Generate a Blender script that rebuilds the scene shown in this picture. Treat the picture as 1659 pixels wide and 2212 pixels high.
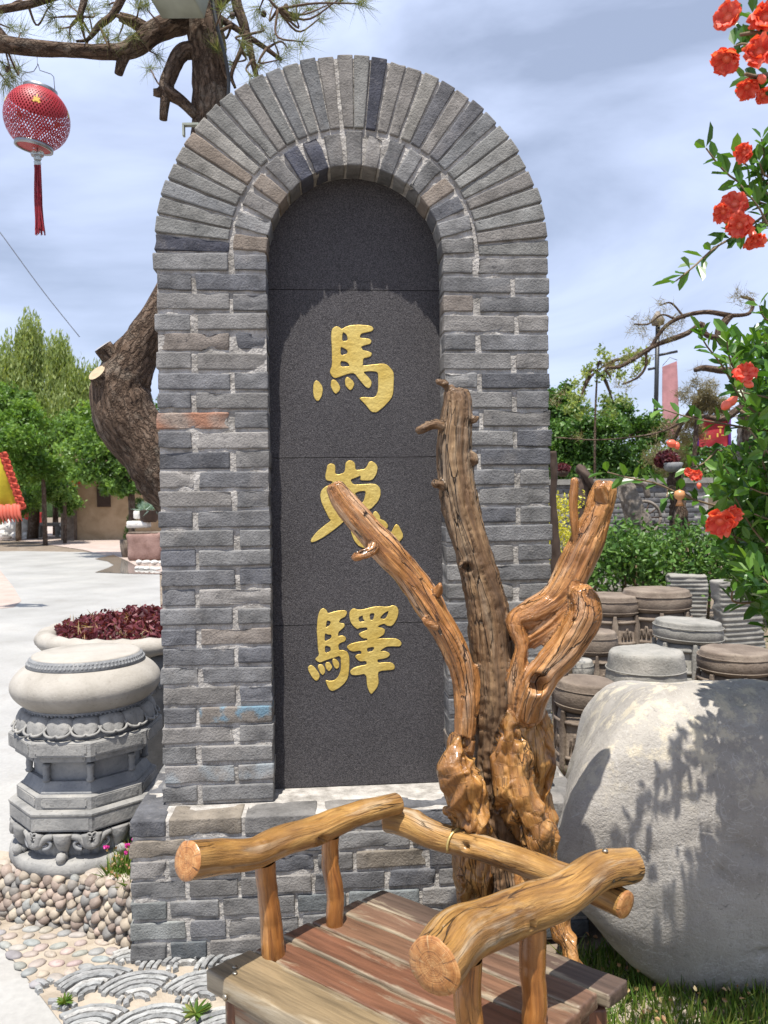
import bpy, bmesh, math, random
import numpy as np
from mathutils import Vector, Matrix
for o in list(bpy.data.objects): bpy.data.objects.remove(o)
S = bpy.context.scene
COL = S.collection
R = math.radians
# ------------------------------------------------------------------ camera
CAM_H = 1.457; FPX = 1680.0; PITCH = 0.0117; ROLL = 0.0127     # focal length in 1659-wide picture units
cp, sp, cr, sr = math.cos(PITCH), math.sin(PITCH), math.cos(ROLL), math.sin(ROLL)
cF = np.array([0, cp, -sp]); cU0 = np.array([0, sp, cp]); cR0 = np.array([1., 0, 0])
cR = cR0*cr - cU0*sr; cU = cU0*cr + cR0*sr
cd = bpy.data.cameras.new('camera'); cam = bpy.data.objects.new('camera', cd); COL.objects.link(cam)
cd.sensor_fit = 'VERTICAL'; cd.sensor_height = 36; cd.lens = 36*FPX/2212; cd.clip_start = 0.05; cd.clip_end = 3000
cam.matrix_world = Matrix(((cR[0], cU[0], -cF[0], 0), (cR[1], cU[1], -cF[1], 0), (cR[2], cU[2], -cF[2], CAM_H), (0, 0, 0, 1)))
cd.dof.use_dof = True; cd.dof.focus_distance = 2.35; cd.dof.aperture_fstop = 8.0
S.camera = cam
S.render.resolution_x = 768; S.render.resolution_y = 1024
# ------------------------------------------------------------------ sun, sky, exposure
SUN_EL = R(72); SUN_AZ = (-0.19, -0.98)                       # horizontal direction towards the sun
sd = bpy.data.lights.new('sun', 'SUN'); sun = bpy.data.objects.new('sun', sd); COL.objects.link(sun)
sd.energy = 5.0; sd.angle = R(0.53); sd.color = (1.0, 0.95, 0.87)
h = math.hypot(*SUN_AZ)
to_sun = Vector((SUN_AZ[0]/h*math.cos(SUN_EL), SUN_AZ[1]/h*math.cos(SUN_EL), math.sin(SUN_EL)))
sun.rotation_euler = to_sun.to_track_quat('Z', 'Y').to_euler(); sun.location = (0, -3, 12)
W = bpy.data.worlds.new('World'); S.world = W; W.use_nodes = True
wt = W.node_tree; wt.nodes.clear()
def wn(t, **k):
    n = wt.nodes.new(t)
    for a, v in k.items(): setattr(n, a, v)
    return n
sky = wn('ShaderNodeTexSky', sky_type='NISHITA', sun_disc=False)
sky.sun_elevation = SUN_EL; sky.sun_rotation = math.atan2(to_sun.x, to_sun.y)
sky.air_density = 1.0; sky.dust_density = 1.4; sky.ozone_density = 1.6
tc = wn('ShaderNodeTexCoord'); mp = wn('ShaderNodeMapping'); mp.inputs['Scale'].default_value = (1.0, 1.0, 2.6); mp.inputs['Rotation'].default_value = (0.25, 0.32, 0.5); mp.inputs['Location'].default_value = (0.35, 0.1, 0.62)
nz = wn('ShaderNodeTexNoise'); nz.inputs['Scale'].default_value = 1.5; nz.inputs['Detail'].default_value = 7; nz.inputs['Roughness'].default_value = 0.52; nz.inputs['Distortion'].default_value = 0.5
rp = wn('ShaderNodeValToRGB'); rp.color_ramp.elements[0].position = 0.38; rp.color_ramp.elements[1].position = 0.62
rp.color_ramp.elements[0].color = (0.36, 0.36, 0.36, 1); rp.color_ramp.elements[1].color = (0.92, 0.92, 0.92, 1)
mx = wn('ShaderNodeMix', data_type='RGBA'); mx.inputs[7].default_value = (11.0, 12.6, 16.8, 1)
bg = wn('ShaderNodeBackground'); bg.inputs['Strength'].default_value = 0.056
wo = wn('ShaderNodeOutputWorld')
L = wt.links.new
L(tc.outputs['Generated'], mp.inputs['Vector']); L(mp.outputs[0], nz.inputs['Vector']); L(nz.outputs['Fac'], rp.inputs['Fac'])
L(rp.outputs['Color'], mx.inputs[0]); L(sky.outputs[0], mx.inputs[6]); L(mx.outputs[2], bg.inputs['Color']); L(bg.outputs[0], wo.inputs['Surface'])
S.view_settings.view_transform = 'Standard'; S.view_settings.look = 'None'; S.view_settings.exposure = 0.63; S.view_settings.gamma = 1.0
S.view_settings.use_curve_mapping = False
# ------------------------------------------------------------------ helpers
rng = np.random.default_rng(7); random.seed(7)
def at(x, y, Y):
    """world point at depth Y seen along the ray through picture point (x, y)"""
    d = cF + cR*((x-829.5)/FPX) + cU*((1106-y)/FPX)
    return np.array([0, 0, CAM_H]) + d*(Y/d[1])
def atz(x, y, z):
    d = cF + cR*((x-829.5)/FPX) + cU*((1106-y)/FPX)
    return np.array([0, 0, CAM_H]) + d*((z-CAM_H)/d[2])
def _hash(ix, iy, iz, seed):
    h = (ix*374761393 + iy*668265263 + iz*2147483647 + seed*144665) & 0xffffffff
    h = ((h ^ (h >> 13))*1274126177) & 0xffffffff
    h = ((h ^ (h >> 16))*2246822519) & 0xffffffff
    return ((h ^ (h >> 15)) & 0xffffff)/float(0x7fffff) - 1.0
def vnoise(p, seed=0):
    p = np.asarray(p, float); i = np.floor(p).astype(np.int64); f = p-i; f = f*f*(3-2*f)
    r = 0
    for a in (0, 1):
        wa = f[:, 0] if a else 1-f[:, 0]
        for b in (0, 1):
            wb = f[:, 1] if b else 1-f[:, 1]
            for c in (0, 1):
                wc = f[:, 2] if c else 1-f[:, 2]
                r = r + wa*wb*wc*_hash(i[:, 0]+a, i[:, 1]+b, i[:, 2]+c, seed)
    return r
def fbm(p, octaves=3, seed=0, gain=0.5):
    p = np.asarray(p, float); r = 0; a = 1; t = 0
    for o in range(octaves):
        r = r + a*vnoise(p*(2.03**o)+o*17.3, seed+o); t += a; a *= gain
    return r/t
def link(o, parent=None):
    COL.objects.link(o)
    if parent is not None: o.parent = parent
    return o
def tag(o, label=None, cat=None, group=None, kind=None):
    if label: o['label'] = label
    if cat: o['category'] = cat
    if group: o['group'] = group
    if kind: o['kind'] = kind
    return o
def mesh_of(name, v, f, smooth=True, attrs=None):
    me = bpy.data.meshes.new(name)
    v = np.asarray(v, float)
    if isinstance(f, np.ndarray):
        n, k = f.shape
        me.vertices.add(len(v)); me.vertices.foreach_set('co', v.ravel())
        me.loops.add(n*k); me.loops.foreach_set('vertex_index', f.ravel().astype(np.int32))
        me.polygons.add(n); me.polygons.foreach_set('loop_start', (np.arange(n)*k).astype(np.int32))
        try: me.polygons.foreach_set('loop_total', np.full(n, k, np.int32))
        except Exception: pass
        me.update(calc_edges=True)
    else:
        me.from_pydata(v.tolist(), [], [list(map(int, q)) for q in f])
    me.polygons.foreach_set('use_smooth', np.full(len(me.polygons), smooth))
    for nm, dat in (attrs or {}).items():
        dat = np.asarray(dat, float)
        if dat.ndim == 2:
            at_ = me.attributes.new(nm, 'FLOAT_VECTOR', 'POINT'); at_.data.foreach_set('vector', dat.ravel())
        else:
            at_ = me.attributes.new(nm, 'FLOAT', 'POINT'); at_.data.foreach_set('value', dat)
    return me
def mobj(name, v, f, mat, parent=None, smooth=True, attrs=None, color=None):
    me = v if isinstance(v, bpy.types.Mesh) else mesh_of(name, v, f, smooth, attrs)
    o = bpy.data.objects.new(name, me)
    if mat is not None and not me.materials: me.materials.append(mat)
    if color is not None: o.color = (*color[:3], 1)
    return link(o, parent)
def empty(name, loc=(0, 0, 0), rz=0):
    o = bpy.data.objects.new(name, None); COL.objects.link(o); o.location = loc; o.rotation_euler = (0, 0, rz)
    o.empty_display_size = 0.1
    return o
class MB:
    """collects pieces of one mesh"""
    def __init__(s): s.v = []; s.f = []; s.n = 0
    def add(s, v, f):
        v = np.asarray(v, float); s.v.append(v); s.f += [[int(i)+s.n for i in q] for q in f]; s.n += len(v); return s
    def box(s, x0, x1, y0, y1, z0, z1):
        v = [(x, y, z) for z in (z0, z1) for y in (y0, y1) for x in (x0, x1)]
        return s.add(v, [(0, 2, 3, 1), (4, 5, 7, 6), (0, 1, 5, 4), (2, 6, 7, 3), (0, 4, 6, 2), (1, 3, 7, 5)])
    def tube(s, pts, rad, n=8, cap=True):
        v, f, _ = tube_data(pts, rad, n, cap); return s.add(v, f)
    def build(s, name, mat, parent=None, smooth=False, color=None):
        return mobj(name, np.concatenate(s.v), s.f, mat, parent, smooth, None, color)
def spline(P, n):
    """Catmull-Rom through rows of P (any width), n samples"""
    P = np.asarray(P, float); m = len(P)
    if m == 2:
        t = np.linspace(0, 1, n)[:, None]; return P[0]*(1-t)+P[1]*t
    Q = np.vstack([2*P[0]-P[1], P, 2*P[-1]-P[-2]])
    u = np.linspace(0, m-1-1e-9, n); i = u.astype(int); t = (u-i)[:, None]
    a, b, c, d = Q[i], Q[i+1], Q[i+2], Q[i+3]
    return 0.5*(2*b+(c-a)*t+(2*a-5*b+4*c-d)*t*t+(3*b-a-3*c+d)*t**3)
def frames(P):
    P = np.asarray(P, float); T = np.gradient(P, axis=0); T /= np.linalg.norm(T, axis=1)[:, None]+1e-12
    n = np.cross(T[0], [0.13, 0.2, 1.0]); 
    if np.linalg.norm(n) < 1e-3: n = np.cross(T[0], [1., 0, 0])
    N = [n/np.linalg.norm(n)]
    for k in range(1, len(P)):
        m = N[-1]-T[k]*(N[-1]@T[k]); N.append(m/(np.linalg.norm(m)+1e-12))
    N = np.array(N); B = np.cross(T, N); return T, N, B
def tube_data(P, rad, n=8, cap=True):
    P = np.asarray(P, float); m = len(P); rad = np.broadcast_to(np.asarray(rad, float), (m,))
    T, N, B = frames(P); a = np.arange(n)*2*math.pi/n
    ring = P[:, None, :] + rad[:, None, None]*(np.cos(a)[None, :, None]*N[:, None, :]+np.sin(a)[None, :, None]*B[:, None, :])
    v = ring.reshape(-1, 3)
    i = np.arange(m-1)[:, None]*n; j = np.arange(n)[None, :]; k = (np.arange(n)[None, :]+1) % n
    f = np.stack([i+j, i+k, i+n+k, i+n+j], -1).reshape(-1, 4).tolist()
    ln = np.concatenate([[0], np.cumsum(np.linalg.norm(np.diff(P, axis=0), axis=1))])
    g = np.stack([np.tile(np.cos(a), m)*np.repeat(rad, n), np.tile(np.sin(a), m)*np.repeat(rad, n), np.repeat(ln, n)], -1)
    if cap:
        f.append(list(range(n-1, -1, -1))); f.append([(m-1)*n+q for q in range(n)])
    return v, f, g
def lathe(profile, n=48, center=(0, 0, 0)):
    pr = np.asarray(profile, float); m = len(pr); a = np.arange(n)*2*math.pi/n
    v = np.stack([pr[:, 0][:, None]*np.cos(a), pr[:, 0][:, None]*np.sin(a), np.repeat(pr[:, 1][:, None], n, 1)], -1).reshape(-1, 3)+np.asarray(center)
    i = np.arange(m-1)[:, None]*n; j = np.arange(n)[None, :]; k = (j+1) % n
    f = np.stack([i+j, i+k, i+n+k, i+n+j], -1).reshape(-1, 4).tolist()
    f.append(list(range(n-1, -1, -1))); f.append([(m-1)*n+q for q in range(n)])
    return v, f
_lat = {}
def lattice(nx, ny, nz):
    """surface of a box as a shared grid: integer coordinates and quads"""
    key = (nx, ny, nz)
    if key in _lat: return _lat[key]
    idx = {}; V = []; F = []
    def vi(i, j, k):
        if (i, j, k) not in idx: idx[(i, j, k)] = len(V); V.append((i, j, k))
        return idx[(i, j, k)]
    for i in range(nx):
        for j in range(ny):
            F.append([vi(i, j, 0), vi(i, j+1, 0), vi(i+1, j+1, 0), vi(i+1, j, 0)]); F.append([vi(i, j, nz), vi(i+1, j, nz), vi(i+1, j+1, nz), vi(i, j+1, nz)])
        for k in range(nz):
            F.append([vi(i, 0, k), vi(i+1, 0, k), vi(i+1, 0, k+1), vi(i, 0, k+1)]); F.append([vi(i, ny, k), vi(i, ny, k+1), vi(i+1, ny, k+1), vi(i+1, ny, k)])
    for j in range(ny):
        for k in range(nz):
            F.append([vi(0, j, k), vi(0, j, k+1), vi(0, j+1, k+1), vi(0, j+1, k)]); F.append([vi(nx, j, k), vi(nx, j+1, k), vi(nx, j+1, k+1), vi(nx, j, k+1)])
    _lat[key] = (np.array(V), np.array(F)); return _lat[key]
def rbox(Lx, Ly, Lz, n=(8, 3, 4), r=0.006, rough=0.002, seed=0, chip=0.0, freq=28.0):
    """rounded, worn block centred on the origin: vertices and quads"""
    I, F = lattice(*n); hs = np.array([Lx, Ly, Lz])/2; P = np.zeros((len(I), 3))
    for a in range(3):
        m = n[a]; t = np.linspace(-1, 1, m+1)*hs[a]
        if m >= 6: t[1] = -hs[a]+r; t[2] = -hs[a]+r*1.7; t[-2] = hs[a]-r; t[-3] = hs[a]-r*1.7; t[2:-2] = np.linspace(t[2], t[-3], m-3)
        elif m >= 3: t[1] = -hs[a]+r; t[-2] = hs[a]-r; t[1:-1] = np.linspace(t[1], t[-2], m-1)
        P[:, a] = t[I[:, a]]
    q = np.clip(P, -(hs-r), hs-r); d = P-q; dn = np.linalg.norm(d, axis=1)[:, None]; nrm = d/np.maximum(dn, 1e-9)
    P = q+nrm*r
    w = P*freq+seed*7.31
    amt = fbm(w, 3, seed)*rough
    if chip > 0:
        edge = (np.sum(np.abs(P) > hs-r*2.2, axis=1) >= 2)
        c = np.clip(fbm(P*16+seed*3.7, 2, seed+5)-0.05, 0, 1)
        amt = amt-np.where(edge, c*chip*1.5, c*chip*0.12)
    return P+nrm*amt[:, None], F
# ------------------------------------------------------------------ materials
class NT:
    def __init__(s, name):
        s.m = bpy.data.materials.new(name); s.m.use_nodes = True; s.t = s.m.node_tree; s.t.nodes.clear()
        s.out = s.t.nodes.new('ShaderNodeOutputMaterial'); s.p = s.t.nodes.new('ShaderNodeBsdfPrincipled')
        s.t.links.new(s.p.outputs[0], s.out.inputs['Surface'])
    def n(s, t, ins=None, **k):
        n = s.t.nodes.new(t)
        for a, v in k.items(): setattr(n, a, v)
        for a, v in (ins or {}).items(): s.set(n.inputs[a], v)
        return n
    def set(s, sock, v):
        if isinstance(v, bpy.types.NodeSocket): s.t.links.new(v, sock)
        else:
            if isinstance(v, (tuple, list)) and len(v) == 3 and sock.type == 'RGBA': v = (*v, 1)
            sock.default_value = v
    def obj(s): return s.n('ShaderNodeTexCoord').outputs['Object']
    def attr(s, name, vec=True):
        a = s.n('ShaderNodeAttribute', attribute_name=name); return a.outputs['Vector'] if vec else a.outputs['Fac']
    def scale(s, v, sc, loc=(0, 0, 0)): return s.n('ShaderNodeMapping', {'Vector': v, 'Scale': sc, 'Location': loc}).outputs[0]
    def offs(s, v):
        """shift texture space by the object's random number so copies differ"""
        r = s.n('ShaderNodeObjectInfo').outputs['Random']; m = s.math('MULTIPLY', r, 37.0)
        return s.n('ShaderNodeVectorMath', {0: v, 1: m}, operation='ADD').outputs[0]
    def noise(s, v, scale=5., detail=4., rough=.55, dist=0., col=False):
        n = s.n('ShaderNodeTexNoise', {'Vector': v, 'Scale': scale, 'Detail': detail, 'Roughness': rough, 'Distortion': dist}); return n.outputs['Color' if col else 'Fac']
    def vor(s, v, scale=5., feature='F1', out='Distance', rand=1.):
        return s.n('ShaderNodeTexVoronoi', {'Vector': v, 'Scale': scale, 'Randomness': rand}, feature=feature).outputs[out]
    def ramp(s, f, stops, interp='LINEAR'):
        n = s.n('ShaderNodeValToRGB', {'Fac': f}); c = n.color_ramp; c.interpolation = interp
        while len(c.elements) < len(stops): c.elements.new(0.5)
        for e, (p, col) in zip(c.elements, stops):
            e.position = p; e.color = (col, col, col, 1) if isinstance(col, (int, float)) else (*col, 1)
        return n.outputs['Color']
    def mix(s, f, a, b, mode='MIX'):
        n = s.n('ShaderNodeMix', data_type='RGBA', blend_type=mode); s.set(n.inputs[0], f); s.set(n.inputs[6], a); s.set(n.inputs[7], b); return n.outputs[2]
    def math(s, op, a, b=0.0): return s.n('ShaderNodeMath', {0: a, 1: b}, operation=op).outputs[0]
    def ocol(s): return s.n('ShaderNodeObjectInfo').outputs['Color']
    def bump(s, hgt, dist=0.002, strength=1.0, nrm=None):
        b = s.n('ShaderNodeBump', {'Height': hgt, 'Distance': dist, 'Strength': strength})
        if nrm is not None: s.set(b.inputs['Normal'], nrm)
        return b.outputs[0]
    def done(s, col, rough=0.8, nrm=None, **k):
        s.set(s.p.inputs['Base Color'], col); s.set(s.p.inputs['Roughness'], rough)
        if nrm is not None: s.set(s.p.inputs['Normal'], nrm)
        for a, v in k.items(): s.set(s.p.inputs[a.replace('_', ' ')], v)
        return s.m
def simple(name, col, rough=0.8, var=0.25, scale=12., bump=0.0, bscale=60., **k):
    t = NT(name); v = t.offs(t.obj()); n = t.noise(v, scale, 5)
    c = t.mix(1.0, col, t.ramp(n, [(0.25, 1-var), (0.75, 1+var)]), 'MULTIPLY')
    nr = t.bump(t.noise(v, bscale, 5), bump) if bump else None
    return t.done(c, rough, nr, **k)
def m_brick():
    t = NT('grey_brick'); v = t.offs(t.obj()); b = t.ocol()
    n1 = t.noise(v, 13, 6, .62); n2 = t.noise(v, 55, 5, .65); n3 = t.noise(v, 5, 3)
    c = t.mix(1., b, t.ramp(n1, [(.25, .50), (.5, .98), (.78, 1.5)]), 'MULTIPLY')
    c = t.mix(t.ramp(n2, [(.56, 0.), (.74, .55)]), c, t.mix(.5, b, (.30, .28, .26)))          # pale worn grains
    c = t.mix(t.ramp(n2, [(.26, .75), (.40, 0.)]), c, (.028, .029, .033))                      # dark pits
    c = t.mix(t.ramp(n3, [(.58, 0.), (.75, .35)]), c, (.34, .31, .28))                         # lime wash remains
    hgt = t.math('ADD', t.math('MULTIPLY', n2, .7), t.noise(v, 150, 4, .6))
    return t.done(c, .93, t.bump(hgt, .0045, .85), Specular_IOR_Level=.25)
def m_mortar():
    t = NT('lime_mortar'); v = t.obj(); n = t.noise(v, 18, 6, .6); n2 = t.noise(v, 90, 4)
    c = t.ramp(n, [(.25, (.15, .14, .125)), (.5, (.36, .34, .315)), (.75, (.56, .535, .50))])
    return t.done(c, .95, t.bump(t.math('ADD', n, n2), .008, 1.), Specular_IOR_Level=.2)
def m_stone(name, c0, c1, c2, sc=6., bump=.003, rough=.85, bs=70., pit=(.05, .045, .04), pits=.5):
    t = NT(name); v = t.offs(t.obj()); n = t.noise(v, sc, 7, .6, .4); n2 = t.noise(v, bs, 5, .6)
    c = t.ramp(n, [(.28, c0), (.5, c1), (.72, c2)])
    c = t.mix(t.ramp(n2, [(.28, pits), (.42, 0.)]), c, pit)
    return t.done(c, rough, t.bump(t.math('ADD', n, n2), bump), Specular_IOR_Level=.3)
def m_granite():
    t = NT('dark_granite'); v = t.obj(); n = t.noise(v, 330, 3, .7); n2 = t.noise(v, 120, 3, .7); n3 = t.noise(v, 3, 3)
    c = t.ramp(n, [(.36, (.030, .029, .031)), (.52, (.070, .066, .070)), (.68, (.145, .137, .137))])
    c = t.mix(t.ramp(n2, [(.5, 0.), (.7, .45)]), c, (.085, .08, .085)); c = t.mix(.35, c, t.mix(1., c, t.ramp(n3, [(.3, .7), (.7, 1.35)]), 'MULTIPLY'))
    return t.done(c, .7, t.bump(t.math('ADD', n, n2), .0022), Specular_IOR_Level=.15)
def m_gold():
    t = NT('gold_paint'); v = t.obj(); n = t.noise(v, 60, 5, .6); n2 = t.noise(v, 9, 3)
    c = t.mix(t.ramp(n2, [(.35, 0.), (.65, 1.)]), (.56, .39, .085), (.66, .50, .15))
    return t.done(c, .42, t.bump(n, .003), Metallic=.35)
def m_wood(name, dark, mid, light, pale, rough=.34, coat=.5, pale_amt=.4, crack=.7, bump=.003, burl=0., gs=(1., 1., .13)):
    """grain runs along the third axis of attribute 'g'"""
    t = NT(name); g = t.attr('g'); g1 = t.scale(g, gs)
    w = t.noise(g1, 70, 6, .62, .6); w2 = t.noise(g1, 23, 5, .6, 1.0); blot = t.noise(g, 9, 4, .55, .4)
    c = t.ramp(w2, [(.28, dark), (.47, mid), (.66, light)])
    c = t.mix(t.ramp(w, [(.33, .85), (.47, 0.)]), c, dark)
    c = t.mix(t.ramp(blot, [(.35, .55), (.6, 0.)]), c, t.mix(.45, dark, mid))
    c = t.mix(t.ramp(t.noise(g1, 31, 4, .6, .3), [(.52, 0.), (.72, pale_amt)]), c, pale)
    fb = t.noise(t.scale(g, (1., 1., .035)), 210, 4, .7); c = t.mix(1., c, t.ramp(fb, [(.3, .72), (.5, 1.), (.7, 1.22)]), 'MULTIPLY'); st = t.noise(g, 5.5, 4, .6, .5); c = t.mix(t.ramp(st, [(.36, .7), (.50, 0.)]), c, t.mix(.35, dark, mid))
    gw = t.n('ShaderNodeVectorMath', {0: t.scale(g, (1., 1., .09)), 1: t.n('ShaderNodeVectorMath', {0: t.noise(g1, 40, 3, .6, 0., True), 3: .012}, operation='SCALE').outputs[0]}, operation='ADD').outputs[0]; cr = t.vor(gw, 62, 'DISTANCE_TO_EDGE'); crn = t.noise(g1, 15, 3)
    ck = t.math('MULTIPLY', t.ramp(cr, [(.0, 1.), (.042, 0.)]), t.ramp(crn, [(.46, 0.), (.57, crack)]))
    c = t.mix(ck, c, (.018, .009, .004))
    hgt = t.math('SUBTRACT', t.math('ADD', t.math('ADD', w2, t.math('MULTIPLY', fb, .35)), t.math('MULTIPLY', w, .6)), t.math('MULTIPLY', ck, 1.6))
    if burl: hgt = t.math('ADD', hgt, t.math('MULTIPLY', t.noise(g, 42, 4, .6, 1.), burl))
    ro = t.ramp(t.noise(g, 15, 3), [(.35, rough*.75), (.7, min(1, rough*1.6))])
    return t.done(c, ro, t.bump(hgt, bump), Coat_Weight=coat, Coat_Roughness=.16, Specular_IOR_Level=.4)
def m_endgrain():
    t = NT('end_grain'); g = t.attr('g'); d = t.n('ShaderNodeVectorMath', {0: g}, operation='LENGTH').outputs['Value']
    ring = t.noise(t.n('ShaderNodeCombineXYZ', {'X': t.math('MULTIPLY', d, 1.)}).outputs[0], 420, 2); n = t.noise(g, 60, 5)
    c = t.ramp(t.math('ADD', t.math('MULTIPLY', ring, .45), t.math('MULTIPLY', n, .6)), [(.35, (.13, .045, .012)), (.5, (.36, .15, .04)), (.68, (.50, .27, .10))])
    sep = t.n('ShaderNodeSeparateXYZ', {0: g}); a = t.math('ARCTAN2', sep.outputs[1], sep.outputs[0])
    ray = t.noise(t.n('ShaderNodeCombineXYZ', {'X': t.math('COSINE', a), 'Y': t.math('SINE', a), 'Z': t.math('MULTIPLY', d, 4.)}).outputs[0], 4.2, 3, .7)
    c = t.mix(t.ramp(ray, [(.36, .9), (.41, 0.)]), c, (.05, .02, .008)); c = t.mix(t.ramp(ray, [(.60, 0.), (.66, .45)]), c, (.55, .42, .22))
    return t.done(c, .4, t.bump(t.math('ADD', ring, ray), .0015), Coat_Weight=.35, Coat_Roughness=.2)
def m_plank():
    t = NT('worn_plank'); v = t.offs(t.attr('g')); b = t.ocol(); g = t.scale(v, (1., 1., .07))
    n = t.noise(g, 60, 6, .6, .3); wear = t.noise(t.scale(v, (1., 1., .22)), 20, 7, .68, .5); ed = t.attr('edge', False)
    c = t.mix(1., b, t.ramp(n, [(.3, .5), (.5, 1.), (.72, 1.45)]), 'MULTIPLY')
    grey = t.ramp(n, [(.3, (.12, .095, .065)), (.6, (.33, .275, .19)), (.8, (.44, .39, .30))])
    f = t.math('ADD', wear, t.math('MULTIPLY', ed, .22))
    c = t.mix(t.ramp(f, [(.58, 0.), (.72, .85)]), c, grey)
    return t.done(c, .50, t.bump(t.math('ADD', n, t.math('MULTIPLY', wear, .6)), .002), Specular_IOR_Level=.45)
def m_bark():
    t = NT('pine_bark'); g = t.attr('g'); g1 = t.scale(g, (1., 1., .30)); gd = t.n('ShaderNodeVectorMath', {0: g1, 1: t.n('ShaderNodeVectorMath', {0: t.noise(g, 26, 4, .6, 0., True), 3: .045}, operation='SCALE').outputs[0]}, operation='ADD').outputs[0]; e = t.vor(gd, 30, 'DISTANCE_TO_EDGE'); n = t.noise(g1, 40, 6, .65, .6); n2 = t.noise(g, 7, 4, .6)
    c = t.ramp(n, [(.28, (.035, .024, .018)), (.5, (.115, .078, .055)), (.72, (.22, .165, .125))])
    c = t.mix(t.ramp(n2, [(.52, 0.), (.70, .65)]), c, (.27, .235, .19))
    c = t.mix(t.ramp(e, [(.0, .75), (.07, 0.)]), c, (.03, .02, .015))
    return t.done(c, .95, t.bump(t.math('ADD', t.ramp(e, [(0., 0.), (.22, 1.)]), n), .014), Specular_IOR_Level=.15)
def m_leaf(name, c0, c1, c2, trans=.35, rough=.45, spec=.4):
    t = NT(name); r = t.attr('lv', False)
    c = t.ramp(r, [(0., c0), (.5, c1), (1., c2)])
    t.done(c, rough, None, Specular_IOR_Level=spec)
    tr = t.n('ShaderNodeBsdfTranslucent', {'Color': t.mix(1., c, (1.5, 1.45, .6), 'MULTIPLY')}); mxs = t.n('ShaderNodeMixShader', {0: trans, 1: t.p.outputs[0], 2: tr.outputs[0]})
    t.t.links.new(mxs.outputs[0], t.out.inputs['Surface']); return t.m
def m_boulder():
    t = NT('grey_boulder'); v = t.obj(); n = t.noise(v, 3.2, 8, .62, .8); n2 = t.noise(v, 45, 6, .65); n3 = t.noise(v, 13, 7, .7, .15); vn = t.noise(v, 7, 4, .5, 1.5)
    c = t.ramp(n, [(.28, (.235, .215, .19)), (.5, (.335, .312, .28)), (.74, (.41, .385, .345))])
    up = t.n('ShaderNodeSeparateXYZ', {0: v}).outputs[2]
    lich = t.math('MULTIPLY', t.ramp(n3, [(.50, 0.), (.58, .8)]), t.ramp(up, [(.16, .04), (.36, 1.)]))
    c = t.mix(lich, c, (.56, .50, .38))
    c = t.mix(t.ramp(n2, [(.62, 0.), (.75, .55)]), c, (.50, .47, .43)); c = t.mix(t.ramp(n2, [(.28, .6), (.38, 0.)]), c, (.10, .095, .09))
    c = t.mix(t.ramp(t.noise(v, 110, 3, .6), [(.66, 0.), (.72, .7)]), c, (.52, .49, .45)); c = t.mix(t.ramp(t.noise(v, 24, 6, .7), [(.30, .45), (.45, 0.)]), c, (.17, .16, .145)); crk = t.ramp(t.math('ABSOLUTE', t.math('SUBTRACT', t.noise(v, 1.3, 2, .5, .3), .56)), [(0., .0), (.0025, 0.)]); c = t.mix(crk, c, (.06, .055, .05)); vein = t.ramp(t.math('ABSOLUTE', t.math('SUBTRACT', vn, .5)), [(0., .55), (.010, 0.)]); c = t.mix(vein, c, (.47, .45, .42))
    return t.done(c, .8, t.bump(t.math('ADD', t.math('MULTIPLY', n3, .5), t.math('ADD', n2, t.noise(v, 120, 4, .65))), .004), Specular_IOR_Level=.3)
def m_pave():
    t = NT('plaza_concrete'); v = t.obj(); n = t.noise(v, .9, 6, .6); n2 = t.noise(v, 40, 5, .6)
    c = t.ramp(n, [(.3, (.27, .262, .245)), (.55, (.345, .338, .32)), (.75, (.40, .385, .355))]); c = t.mix(t.ramp(t.noise(v, 3.5, 7, .65, .4), [(.52, 0.), (.72, .4)]), c, (.24, .22, .195)); c = t.mix(.3, c, t.mix(1., c, t.ramp(n2, [(.3, .7), (.7, 1.3)]), 'MULTIPLY'))
    return t.done(c, .48, t.bump(n2, .001), Specular_IOR_Level=.5)
def m_objcol(name, rough=.75, sc=30., bump=.002, var=.3, spec=.4, speck=.4):
    t = NT(name); v = t.offs(t.obj()); n = t.noise(v, sc, 6, .6); n2 = t.noise(v, sc*4, 4, .6)
    c = t.mix(1., t.ocol(), t.ramp(n, [(.28, 1-var), (.72, 1+var)]), 'MULTIPLY')
    c = t.mix(t.ramp(n2, [(.30, speck), (.42, 0.)]), c, t.mix(1., c, (.45, .43, .42), 'MULTIPLY'))
    return t.done(c, rough, t.bump(t.math('ADD', n, n2), bump), Specular_IOR_Level=spec)
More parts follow.
